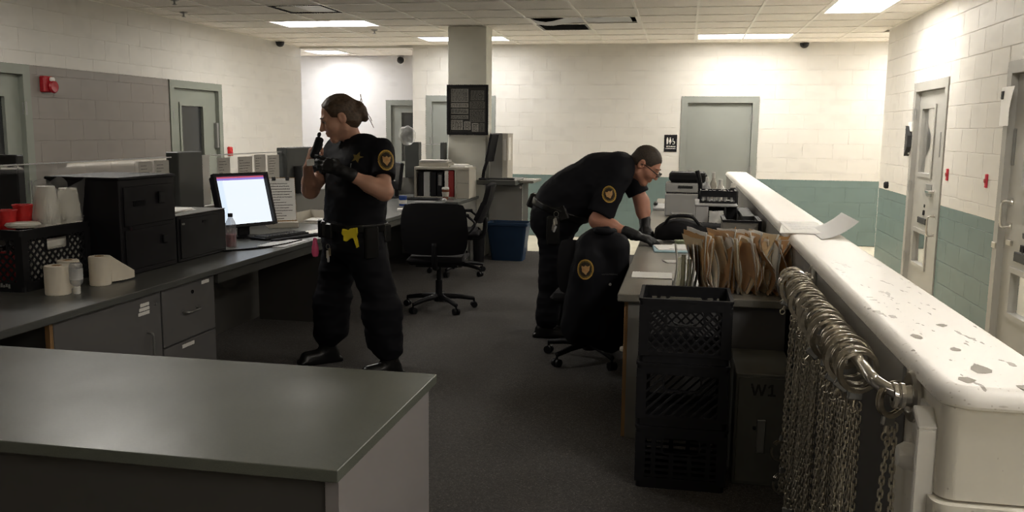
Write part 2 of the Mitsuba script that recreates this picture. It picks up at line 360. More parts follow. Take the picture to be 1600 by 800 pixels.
def troffer(nm, label, power=1.0, group=None, cool=False, x_in=0.0):
    i, j, ni, nj = FIX[nm]; x0, y0 = cell(i, j); w, d = ni*GP, nj*GP
    t = Thing('ceiling_light', label, 'ceiling light', group)
    e = .03
    fr = to_plane(frame(w-.024, d-.024, e, .02), (x0+.012, y0+.012, CEIL-.004), (1, 0, 0), (0, 1, 0))
    t.add('frame', fr, 'ceiling_grid')
    sides = [box(x0+.012, x0+.03, y0+.012, y0+d-.012, CEIL+.016, CEIL+.075), box(x0+w-.03, x0+w-.012, y0+.012, y0+d-.012, CEIL+.016, CEIL+.075),
             box(x0+.03, x0+w-.03, y0+.012, y0+.03, CEIL+.016, CEIL+.075), box(x0+.03, x0+w-.03, y0+d-.03, y0+d-.012, CEIL+.016, CEIL+.075)]
    t.add('housing', join(sides), 'ceiling_grid')
    lens = trimesh.Trimesh([[x0+.03, y0+.03, CEIL+.014], [x0+.03, y0+d-.03, CEIL+.014], [x0+w-.03, y0+d-.03, CEIL+.014], [x0+w-.03, y0+.03, CEIL+.014]], [[0, 1, 2], [0, 2, 3]], process=False)
    key = t.add('lens', lens, 'white_plastic')
    c = LAMP_COOL if cool else LAMP
    scene[key]['emitter'] = {'type': 'area', 'radiance': {'type': 'rgb', 'value': [v*power for v in c]}}
    return t
troffer('a', 'lit troffer over the desks, largest and nearest on the left side of the ceiling', 1.0)
troffer('b', 'lit troffer crossing behind the square column', .75, cool=True)
troffer('c', 'lit troffer just in front of the back wall above the grey restroom door', .95)
troffer('d', 'lit troffer running lengthwise beside the right wall above the cell doors', 1.0)
troffer('l', 'lit troffer round the corner beyond the far end of the right wall', .9)
troffer('k', 'lit fixture at the end of the corridor behind the left wall', 1.5, cool=True)
for nm, p, lab in (('e', .80, 'troffer over the grey left wall field, above the view'), ('f', .55, 'troffer over the hall beside the nearer cell door'), ('g', .8, 'troffer over the hall beside the near end of the half wall'), ('i', .75, 'troffer over the hall behind the viewer'), ('j', .12, 'troffer above the viewer, behind the foreground counter')):
    troffer(nm, lab, p, 'near troffers')

# ---------------------------------------------------------------- unlit and odd ceiling fixtures
def ceiling_bits():
    i, j, ni, nj = FIX['broken']; x0, y0 = cell(i, j); w, d = ni*GP, nj*GP
    t = Thing('broken_ceiling_light', 'unlit troffer with a sagging lens left of the middle of the ceiling', 'ceiling light')
    t.add('frame', to_plane(frame(w-.024, d-.024, .03, .02), (x0+.012, y0+.012, CEIL-.004), (1, 0, 0), (0, 1, 0)), 'ceiling_grid')
    t.add('housing', join(box(x0+.03, x0+w-.03, y0+.03, y0+d-.03, CEIL+.06, CEIL+.068), box(x0+.012, x0+.03, y0+.012, y0+d-.012, CEIL+.012, CEIL+.068), box(x0+w-.03, x0+w-.012, y0+.012, y0+d-.012, CEIL+.012, CEIL+.068),
                          box(x0+.03, x0+w-.03, y0+d-.03, y0+d-.012, CEIL+.012, CEIL+.068)), 'black_matte')
    n = 14; g = np.zeros((n, 8, 3))
    for a in range(n):
        for b in range(8):
            u, v = a/(n-1), b/7
            g[a, b] = [x0+.06+u*(w-.16), y0+.04+v*(d-.05), CEIL+.012-.045*math.exp(-((u-.12)/.16)**2)*(1-.3*v)-.02*math.sin(u*7)**2*(1-v)]
    t.add('sagging_lens', sheet(g, .003), 'light_grey', smooth=True, label='sagging translucent lens')
    i, j, ni, nj = FIX['half']; x0, y0 = cell(i, j)
    t = Thing('square_ceiling_light', 'small square troffer, unlit, at the top edge above the left desks', 'ceiling light')
    t.add('frame', to_plane(frame(GP-.024, GP-.024, .035, .02), (x0+.012, y0+.012, CEIL-.004), (1, 0, 0), (0, 1, 0)), 'black_matte')
    t.add('lens', box(x0+.05, x0+.27, y0+.05, y0+GP-.05, CEIL+.004, CEIL+.012), 'beige_plastic')
    t.add('lens', box(x0+.28, x0+GP-.05, y0+.05, y0+GP-.05, CEIL+.002, CEIL+.010), 'white_plastic', label='paler half of the lens')
    i, j, ni, nj = FIX['vent']; x0, y0 = cell(i, j)
    t = Thing('ceiling_vent', 'dark square return air grille behind the sagging troffer', 'vent')
    t.add('frame', to_plane(frame(GP-.024, GP-.024, .03, .016), (x0+.012, y0+.012, CEIL-.004), (1, 0, 0), (0, 1, 0)), 'panel_grey')
    t.add('backing', box(x0+.03, x0+GP-.03, y0+.03, y0+GP-.03, CEIL+.03, CEIL+.034), 'black_matte')
    for k in range(14):
        y = y0+.05+k*(GP-.1)/13
        t.add('slat', rot(box(x0+.03, x0+GP-.03, y-.012, y+.012, CEIL+.006, CEIL+.009), .6, (1, 0, 0), (0, y, CEIL+.008)), 'charcoal')
    for (x, y, lab) in ((-5.85, 12.2, 'dark dome camera on the ceiling by the end of the left wall'), (1.57, 12.95, 'dark dome camera on the ceiling right of the restroom door light')):
        t = Thing('dome_camera', lab, 'security camera', loc=(x, y, 0))
        t.add('base', cyl((0, 0, CEIL-.012), (0, 0, CEIL), .075, 20), 'white_plastic')
        t.add('dome', lathe([(0, CEIL-.085), (.03, CEIL-.08), (.052, CEIL-.06), (.062, CEIL-.03), (.062, CEIL-.012), (0, CEIL-.012)], 20), 'black_gloss', smooth=True)
    t = Thing('dome_camera', 'dark dome camera high on the corridor wall above the far door', 'security camera', loc=(-4.86, RECESS_Y, 2.74))
    t.add('base', cyl((0, 0, 0), (0, -.03, 0), .07, 20), 'white_plastic')
    t.add('dome', to_plane(lathe([(.06, 0), (.058, .03), (.045, .06), (0, .075)], 20), (0, -.03, 0), (1, 0, 0), (0, 0, 1)), 'black_gloss', smooth=True)
    for (x, y, lab) in ((-5.05, 8.2, 'sprinkler head at the top edge above the grey wall field'), (-5.5, 9.1, 'sprinkler head between the left wall and the small square troffer'), (-3.95, 10.95, 'sprinkler head behind the right end of the desk troffer')):
        t = Thing('sprinkler', lab, 'sprinkler', loc=(x, y, 0))
        t.add('escutcheon', lathe([(0, CEIL-.012), (.03, CEIL-.012), (.045, CEIL-.002), (.045, CEIL), (0, CEIL)], 16), 'dull_metal', smooth=30)
        t.add('deflector', join(cyl((0, 0, CEIL-.045), (0, 0, CEIL-.01), .01, 8), cyl((0, 0, CEIL-.05), (0, 0, CEIL-.045), .024, 12)), 'dull_metal')
ceiling_bits()

# ---------------------------------------------------------------- doors
def door(n, origin, ex, w, h, m, windows=(), hinge_u=None, hinges=(1.78, 1.03, .27), handle=None, plates=(), glass='dark_glass', label=None, leaf_in=.035):
    """a steel door in its opening; origin = the opening's lower corner on the wall face, u runs along ex."""
    ey = (0, 0, 1)
    t = struct(f'door_{n}', label=label)
    P = lambda me: to_plane(me, origin, ex, ey)
    j = .09
    fr = prism(sg.Polygon([(0, 0), (j, 0), (j, h-j), (w-j, h-j), (w-j, 0), (w, 0), (w, h), (0, h)]), .135, -.12)
    t.add('frame', P(fr), m)
    t.add('stop', P(prism(sg.Polygon([(j, 0), (j+.015, 0), (j+.015, h-j-.015), (w-j-.015, h-j-.015), (w-j-.015, 0), (w-j, 0), (w-j, h-j), (j, h-j)]), .02, -.12)), m)
    holes = [[(a+.0, b), (c, b), (c, d), (a, d)] for (a, b, c, d) in windows]
    leaf = t.add('leaf', P(prism(sg.Polygon([(j+.004, .01), (w-j-.004, .01), (w-j-.004, h-j-.004), (j+.004, h-j-.004)], holes), .045, -leaf_in-.045)), m)
    for (a, b, c, d) in windows:
        fm = t.add('window_frame', P(mv(frame(c-a+.06, d-b+.06, .04, .065), a-.03, b-.03, -leaf_in-.05)), m)
        t.add('pane', P(bx((a+c)/2, (b+d)/2, -leaf_in-.022, c-a-.02, d-b-.02, .006)), glass, parent=fm)
    if hinge_u is not None:
        for z in hinges:
            t.add('hinge', P(join(cyl((hinge_u, z-.06, .008), (hinge_u, z+.06, .008), .013, 10), bx(hinge_u, z, -.002, .05, .11, .01))), 'dull_metal')
    if handle is not None:
        u, z0, z1, mm = handle
        t.add('handle', P(join(tube(spline([(u, z0, -leaf_in), (u, z0, .03), (u, (z0+z1)/2, .04), (u, z1, .03), (u, z1, -leaf_in)], 24), .009, 8), bx(u, z0, -leaf_in+.003, .045, .045, .006, .002), bx(u, z1, -leaf_in+.003, .045, .045, .006, .002))), mm)
    for (nm, a, b, c, d, mm, th) in plates:
        t.add(nm, P(bx((a+c)/2, (b+d)/2, -leaf_in+th/2, c-a, d-b, th, .003)), mm)
    return t
scene['mat_pane'] = {'type': 'thindielectric', 'int_ior': 1.5}
door(1, (RX, 10.06, 0), (0, -1, 0), 1.24, 2.10, 'door_warm', [(.24, 1.17, .72, 1.84), (.24, .24, .72, .58)], hinge_u=.075, handle=(.98, .60, .78, 'steel'),
     plates=(('lock_plate', .58, .96, .78, 1.08, 'dull_metal', .006), ('lever', .72, 1.0, .86, 1.025, 'chrome', .05), ('keyhole', .55, .84, .58, .87, 'charcoal', .008), ('keyhole', .53, .76, .58, .81, 'black_matte', .01), ('food_slot', .36, .67, .66, .73, 'charcoal', .012),
             ('pull_plate', 1.02, 1.36, 1.06, 1.6, 'dull_metal', .03)), glass='pane', label='grey steel cell door with two windows, farther of the two on the right wall')
door(2, (RX, 7.29, 0), (0, -1, 0), 1.27, 2.115, 'door_warm', [(.36, 1.2, .92, 1.82), (.31, .26, .9, .58)], hinge_u=1.2, handle=(.19, .90, 1.08, 'chrome'),
     plates=(('lock_plate', .42, .94, .66, 1.12, 'dull_metal', .006), ('lock_bolt', .18, .76, .27, .80, 'steel', .02), ('keyhole', .46, .84, .5, .88, 'charcoal', .008), ('keyhole', .44, .74, .51, .79, 'black_matte', .01), ('food_slot', .34, .66, .75, .73, 'charcoal', .012),
             ('bolt_box', .0, .715, .08, .76, 'steel', .06), ('pull_plate', .1, 1.35, .15, 1.62, 'dull_metal', .008)), glass='pane', label='grey steel cell door at the right edge of the view')
door(3, (-.07, BY, 0), (1, 0, 0), 1.08, 2.075, 'door_grey', hinge_u=1.0, plates=(('lever', .14, .98, .2, 1.04, 'dull_metal', .04),), label='plain grey restroom door in the back wall')
door(4, (-3.88, BY, 0), (1, 0, 0), 1.08, 2.075, 'door_grey', hinge_u=.075, hinges=(1.85, 1.4, .5), label='grey door in the back wall partly hidden by the square column')
door(5, (-5.14, RECESS_Y, 0), (1, 0, 0), .94, 2.065, 'door_grey', [(.26, 1.0, .8, 1.86)], label='grey door with a dark window at the end of the corridor')
door(6, (LX, 6.0, 0), (0, 1, 0), 1.21, 2.115, 'door_green', [(.30, 1.05, .93, 1.83)], hinge_u=1.14, hinges=(1.72, 1.0, .3), label='grey-green door with a dark window at the left edge of the view')
door(7, (LX, 9.46, 0), (0, 1, 0), 1.19, 2.115, 'door_green', [(.28, 1.05, .78, 1.83)], hinge_u=.06, hinges=(1.72, 1.0, .3), plates=(('latch_plate', 1.04, 1.3, 1.09, 1.62, 'dull_metal', .045),), label='grey-green door with a narrow dark window in the left wall')

# the lit cell behind the two right-hand doors
for nm, me in (('wall_cell_back', box(4.3, 4.4, 5.2, 11.4, 0, 2.6)), ('wall_cell_near', box(2.57, 4.3, 5.1, 5.2, 0, 2.6)), ('wall_cell_far', box(2.57, 4.3, 11.4, 11.48, 0, 2.6)), ('wall_cell_middle', box(2.57, 4.3, 8.0, 8.1, 0, 2.6)), ('ceiling_cell', box(2.57, 4.4, 5.1, 11.48, 2.6, 2.7))): struct(nm, me, 'cream_paint')
for (y, lab) in ((9.5, 'fixture inside the cell behind the farther steel door'), (6.7, 'fixture inside the cell behind the nearer steel door')):
    t = Thing('cell_light', lab, 'ceiling light', loc=(3.4, y, 2.595))
    t.add('housing', box(-.32, .32, -.62, .62, -.04, 0, .01), 'white_plastic')
    k = t.add('lens', trimesh.Trimesh([[-.28, -.58, -.045], [-.28, .58, -.045], [.28, .58, -.045], [.28, -.58, -.045]], [[0, 1, 2], [0, 2, 3]], process=False), 'white_plastic')
    scene[k]['emitter'] = {'type': 'area', 'radiance': {'type': 'rgb', 'value': [2.0, 2.05, 1.9]}}

# ---------------------------------------------------------------- things on the walls
def wall_things():
    P = lambda o, ex: (lambda me: to_plane(me, o, ex, (0, 0, 1)))
    q = P((LX, 7.34, 1.88), (0, 1, 0))
    t = Thing('fire_alarm', 'red fire alarm horn with a clear strobe high on the grey left wall', 'fire alarm')
    t.add('body', q(bx(.06, .07, .03, .13, .15, .06, .012)), 'alarm_red')
    t.add('horn', q(mv(lathe([(0, .06), (.055, .06), (.062, .075), (.05, .09), (0, .085)], 20), .10, .05, 0)), 'alarm_red', smooth=30)
    t.add('strobe', q(bx(.085, .115, .075, .06, .04, .03, .01)), 'white_plastic')
    t = Thing('pull_station', 'small red pull station on the left wall past the narrow-window door', 'fire alarm')
    q = P((LX, 10.75, 1.20), (0, 1, 0)); t.add('body', q(bx(.05, .05, .02, .085, .12, .04, .008)), 'red'); t.add('handle', q(bx(.05, .035, .045, .05, .02, .012, .003)), 'bright_red')
    for (y, lab) in ((8.70, 'red call tag on the right wall close to the farther steel door'), (7.63, 'red call tag on the right wall close to the nearer steel door')):
        t = Thing('call_tag', lab, 'call button'); q = P((RX, y, 1.16), (0, -1, 0))
        t.add('plate', q(bx(.05, .05, .008, .042, .11, .016, .005)), 'bright_red'); t.add('button', q(mv(lathe([(0, .016), (.018, .016), (.016, .024), (0, .026)], 14), .05, .05, 0)), 'dark_red', smooth=30)
    t = one('wall_stop', P((RX, 11.02, .975), (0, -1, 0))(mv(lathe([(0, 0), (.04, 0), (.042, .03), (.03, .045), (0, .05)], 16), 0, 0, 0)), 'black_plastic', 'round black wall stop at the paint line by the far end of the right wall', 'door stop', smooth=30)
    # notice taped beside the nearer steel door, hanging off its wall edge, and papers at the farther door
    g = np.zeros((10, 5, 3))
    for a in range(10):
        for b in range(5):
            u, v = a/9, b/4; g[a, b] = [RX-.021-.012*math.sin(u*3)*v-.02*u*v, 7.36-v*.26, 1.93-u*.29]
    t = Thing('taped_notice', 'white notice taped at the frame of the nearer steel door', 'paper'); t.add('sheet', sheet(g, .0012), 'paper', smooth=True); t.add('clip', box(RX-.036, RX-.02, 7.30, 7.33, 1.84, 1.90, .002), 'charcoal')
    t = Thing('door_tag_holder', 'dark bracket holding white tags at the edge of the farther steel door', 'tag holder')
    t.add('bracket', to_plane(prism(sg.Polygon([(0, .0), (.10, .1), (.10, .22), (0, .32)]), .05), (RX-.012, 10.10, 1.34), (0, -1, 0), (0, 0, 1)), 'charcoal')
    t.add('tag', box(RX-.03, RX-.015, 10.0, 10.14, 1.60, 1.70, .003), 'paper'); t.add('tag', box(RX-.03, RX-.015, 10.06, 10.16, 1.36, 1.5, .003), 'paper')
    # restroom sign: two figures and a wheelchair mark on black
    q = P((-.295, BY-.002, 1.285), (1, 0, 0))
    t = Thing('restroom_sign', 'small black restroom sign with white figures beside the restroom door', 'sign')
    t.add('plate', q(bx(.09, .12, .004, .18, .245, .008, .002)), 'black_plastic')
    man = join(mv(cyl((0, 0, 0), (0, 0, .003), .0085, 14), .045, .196, .008), bx(.045, .163, .0095, .026, .045, .003), bx(.038, .125, .0095, .010, .035, .003), bx(.052, .125, .0095, .010, .035, .003))
    wom = join(mv(cyl((0, 0, 0), (0, 0, .003), .0085, 14), .085, .196, .008), mv(prism([(-.009, .05), (.009, .05), (.02, 0), (-.02, 0)], .003), .085, .134, .008), bx(.081, .121, .0095, .006, .028, .003), bx(.09, .121, .0095, .006, .028, .003))
    a = np.linspace(-2.5, 1.3, 18)
    whl = join(mv(tube(np.c_[.019*np.cos(a), .019*np.sin(a), a*0], .003, 6), .130, .127, .010), mv(cyl((0, 0, 0), (0, 0, .003), .007, 12), .122, .185, .008), bx(.122, .16, .0095, .008, .035, .003), bx(.133, .146, .0095, .026, .008, .003), bx(.147, .132, .0095, .008, .03, .003))
    for nm, me in (('figure', man), ('figure', wom), ('wheelchair_mark', whl)): t.add(nm, q(me), 'white_plastic')
    t.add('wording', q(mv(meshkit.text_mesh('RESTROOM', .018, .002, bold=True), .028, .065, .008)), 'white_plastic')
    t.add('braille_strip', q(bx(.09, .045, .009, .15, .010, .003)), 'light_grey')
wall_things()

# ---------------------------------------------------------------- column and its framed notice
col = Thing('column', 'square beige column standing between the desks and the back wall', 'column')
col.own(box(-2.90, -2.415, 10.66, 10.98, 0, CEIL, .006), 'column_paint')
def notice():
    x0, x1, z0, z1, y = -2.905, -2.385, 1.505, 2.115, 10.655
    w, h = x1-x0, z1-z0
    t = Thing('framed_notice_board', 'black framed board of printed notices hung on the column', 'notice board')
    Q = lambda me: to_plane(me, (x0, y, z0), (1, 0, 0), (0, 0, 1))
    t.add('frame', Q(frame(w, h, .026, .03)), 'black_plastic'); t.add('backing', Q(bx(w/2, h/2, .004, w-.03, h-.03, .008)), 'charcoal')
    r = random.Random(3); mats = ('print_light', 'print_mid', 'print_dim')
    for k, v in zip(mats, (.42, .30, .17)): mat(k, (v*1.03, v, v*.95), .7)
    for (a, b, c, d, m) in ((.05, .40, .27, .56, 1), (.30, .42, .47, .54, 2), (.05, .335, .27, .385, 0), (.05, .255, .27, .32, 1), (.05, .195, .27, .24, 1), (.05, .06, .20, .18, 0), (.215, .06, .30, .165, 0), (.29, .16, .475, .31, 2), (.29, .32, .475, .41, 2), (.315, .04, .40, .145, 0), (.41, .04, .475, .145, 2)):
        k = t.add('notice', Q(bx((a+c)/2, (b+d)/2, .0095, c-a, d-b, .003)), mats[m])
        lines = []
        zz = d-.016
        while zz > b+.012:
            u = a+.012
            while u < c-.02:
                l = r.uniform(.012, .04); lines.append(bx(min(u+l/2, c-.012-l/2), zz, .0115, l, .006, .0012)); u += l+.009
            zz -= .015
        t.add('print_lines', Q(join(lines)), 'print_black' if m == 0 else 'charcoal', parent=k)
    scene['mat_cover_glass'] = {'type': 'thindielectric', 'int_ior': 1.5}
    t.add('cover_glass', Q(bx(w/2, h/2, .022, w-.05, h-.05, .003)), 'cover_glass')
notice()

# ---------------------------------------------------------------- desks and counters
DZ = .76
def desks():
    # counter in the foreground
    t = Thing('counter', 'grey-green laminate counter filling the lower left corner, nearest to the viewer', 'counter')
    t.add('worktop', box(-3.5, -.785, 1.885, 2.745, DZ-.032, DZ, .002), 'laminate_green')
    t.add('side_panel', box(-.835, -.80, 1.925, 2.70, 0, DZ-.033), 'panel_lilac', label='pale lilac-grey end panel')
    t.add('front_panel', box(-3.4, -.836, 1.95, 1.985, .0, DZ-.033), 'cabinet_dark')
    t.add('back_panel', box(-3.4, -.836, 2.66, 2.695, 0, DZ-.033), 'cabinet_dark')
    # the long desk on the left
    t = Thing('long_desk', 'long dark laminate desk running along the left side under the monitor', 'desk')
    t.add('worktop', box(-3.5, -2.63, 2.755, 10.55, DZ-.035, DZ, .004), 'laminate_dark')
    t.add('apron', box(-2.69, -2.665, 4.66, 9.4, DZ-.10, DZ-.036), 'counter_edge')
    t.add('back_panel', box(-3.48, -3.45, 2.76, 10.5, 0, DZ-.036), 'cabinet_dark')
    t.add('leg_panel', box(-3.4, -2.70, 6.58, 6.62, 0, DZ-.036), 'cabinet_dark')
    t = Thing('cabinet', 'grey base cabinet with one door and a pull handle under the long desk', 'cabinet')
    y0, y1 = 3.29, 4.10
    t.add('body', box(-3.4, -2.70, y0, y1, .08, DZ-.04), 'cabinet_dark'); t.add('plinth', box(-3.4, -2.75, y0, y1, 0, .08), 'black_matte')
    d = t.add('door', box(-2.70, -2.678, y0+.006, y1-.004, .09, DZ-.045, .003), 'cabinet_grey')
    t.add('handle', tube(spline([(-2.678, 3.97, .38), (-2.648, 3.97, .39), (-2.645, 3.97, .45), (-2.648, 3.97, .51), (-2.678, 3.97, .52)], 20), .006, 6), 'dull_metal', parent=d)
    for k in range(3): t.add('sticker', box(-2.679, -2.6765, 3.90+.01*k, 3.995, .615+.022*k, .632+.022*k), 'paper', parent=d)
    t.add('lock', cyl((-2.68, 4.05, .655), (-2.672, 4.05, .655), .009, 10), 'dull_metal', parent=d)
    t.add('edge_strip', box(-2.70, -2.676, y0-.022, y0-.002, .08, DZ-.04), 'wood_edge', label='reddish wood edge strip')
    t = Thing('drawer_unit', 'grey drawer unit under the long desk, next to the open knee space', 'cabinet')
    y0, y1 = 4.105, 4.64
    t.add('body', box(-3.4, -2.70, y0, y1, .08, DZ-.04), 'cabinet_dark'); t.add('plinth', box(-3.4, -2.75, y0, y1, 0, .08), 'black_matte')
    for k, (z0, z1) in enumerate(((.40, .715), (.09, .392))):
        d = t.add('drawer', box(-2.70, -2.678, y0+.006, y1-.004, z0, z1, .003), 'cabinet_grey')
        zc = z0+.16
        t.add('handle', tube(spline([(-2.678, 4.30, zc), (-2.65, 4.31, zc-.004), (-2.645, 4.37, zc-.006), (-2.65, 4.43, zc-.004), (-2.678, 4.44, zc)], 20), .006, 6), 'dull_metal', parent=d)
        t.add('sticker', box(-2.679, -2.6765, 4.5 if k == 0 else 4.28, 4.58 if k == 0 else 4.40, z1-.035, z1-.015), 'paper', parent=d)
        if k == 0: t.add('lock', cyl((-2.68, 4.40, z1-.06), (-2.672, 4.40, z1-.06), .010, 10), 'black_matte', parent=d)
    # low wall and clear screen behind the long desk
    t = Thing('desk_screen', 'low partition with a clear acrylic screen behind the long desk', 'partition')
    t.add('base_panel', box(-3.62, -3.52, 2.0, 10.6, 0, .97), 'panel_grey'); t.add('base_panel', box(-3.62, -2.92, 10.6, 10.66, 0, .97), 'panel_grey')
    scene['mat_acrylic'] = {'type': 'thindielectric', 'int_ior': 1.49}
    for k, (a, b) in enumerate(((2.0, 3.72), (3.74, 5.66), (6.02, 7.40), (7.99, 10.2))):
        t.add('pane', box(-3.572, -3.566, a, b, .97, 1.35), 'acrylic'); t.add('cap_rail', box(-3.578, -3.56, a, b, 1.350, 1.357), 'light_grey')
    t.add('pane', box(-3.22, -2.96, 10.62, 10.626, .97, 1.38), 'acrylic'); t.add('cap_rail', box(-3.22, -2.96, 10.615, 10.63, 1.38, 1.387), 'light_grey')
    for (x0, x1, y0, y1, z0, z1) in ((-3.62, -3.52, 5.68, 6.00, .97, 1.39), (-3.62, -3.52, 7.42, 7.97, .97, 1.39), (-3.41, -3.23, 10.5, 10.62, .97, 1.41), (-2.955, -2.905, 10.5, 10.64, .97, 1.41)):
        t.add('post', box(x0, x1, y0, y1, z0, z1, .006), 'post_grey', label='dark grey divider post')
    t.add('notch', box(-3.52, -3.44, 7.55, 7.75, .97, 1.22, .005), 'charcoal')
    # back desk
    t = Thing('back_desk', 'dark desk in front of the square column, under the beige desk organizer', 'desk')
    t.add('worktop', box(-2.62, -2.48, 9.55, 10.58, DZ-.035, DZ, .004), 'laminate_dark')
    t.add('modesty_panel', box(-2.62, -2.50, 10.5, 10.54, 0, DZ-.036), 'panel_grey')
    t.add('side_panel', box(-2.53, -2.50, 9.6, 10.49, 0, DZ-.036), 'panel_grey')
    # return counter with an end panel
    t = Thing('return_counter', 'grey counter end with a thick dark top right of the column', 'counter')
    t.add('end_panel', box(-2.37, -1.95, 10.66, 10.70, 0, .905), 'panel_grey'); t.add('body', box(-2.37, -1.97, 10.70, 11.2, 0, .905), 'cabinet_dark')
    t.add('worktop', box(-2.41, -1.99, 10.56, 11.22, .906, .965, .005), 'laminate_dark'); t.add('front_lip', box(-2.475, -1.99, 10.42, 10.56, .906, .965, .005), 'laminate_dark'); t.add('side_shelf', box(-1.99, -1.80, 10.6, 11.22, .925, .955, .004), 'laminate_warm')
    t.add('cable_cap', cyl((-1.97, 10.655, .87), (-1.97, 10.66, .87), .016, 12), 'white_plastic')
    # working counter on the right
    t = Thing('working_counter', 'long grey laminate counter the male officer leans on, along the half wall', 'counter')
    t.add('worktop', box(-.305, .546, 4.37, 10.9, DZ-.042, DZ, .005), 'laminate_warm')
    t.add('end_panel', box(-.235, .52, 4.42, 4.46, 0, DZ-.043), 'cabinet_grey'); t.add('front_panel', box(-.26, -.235, 4.47, 10.8, 0, DZ-.043), 'cabinet_grey')
    t.add('wood_strip', box(-.272, -.252, 4.415, 4.45, .0, DZ-.043), 'wood_edge', label='bare wooden edge strip')
    t.add('corner_strip', box(-.252, -.17, 4.40, 4.42, 0, DZ-.043), 'panel_grey')
    t.add('hinge_knob', lathe([(0, 0), (.016, 0), (.012, .016), (0, .02)], 12).apply_transform(trimesh.transformations.rotation_matrix(-PI/2, (0, 1, 0))).apply_translation((-.272, 4.435, .46)), 'white_plastic')
desks()

# ---------------------------------------------------------------- the half wall with its painted cap
def chip_fn(p, n, uv):
    """cream enamel with worn-through grey chips along the top and rusty flecks at the near rim."""
    base = mi.Color3f(.80, .77, .72)*(.95+.08*fbm(p.x*5, p.y*3, p.z*5))
    w = noise(p.x*48+3.+p.y*6., p.y*10, 1.)*.62+noise(p.x*120, p.y*45, 2.)*.38
    near = smoothstep(4.3, 2.2, p.y)
    chip = smoothstep(.815-.04*near, .83-.04*near, w)*smoothstep(1.045, 1.055, p.z)*near
    fleck = smoothstep(.84, .88, noise(p.x*140, p.y*140, p.z*140))*.35*near
    base = mix(base, (.36, .33, .29), chip)
    return mix(base, (.30, .25, .19), fleck)
mat('cap_enamel', mikit.proc(chip_fn), .36)
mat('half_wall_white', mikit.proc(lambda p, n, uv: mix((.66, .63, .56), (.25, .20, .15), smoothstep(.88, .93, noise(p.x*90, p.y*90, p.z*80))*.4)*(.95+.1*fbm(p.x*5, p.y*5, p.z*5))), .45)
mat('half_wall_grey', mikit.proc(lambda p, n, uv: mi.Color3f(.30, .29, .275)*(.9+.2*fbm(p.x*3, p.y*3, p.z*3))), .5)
mat('chip_grey', (.33, .305, .27), .7)
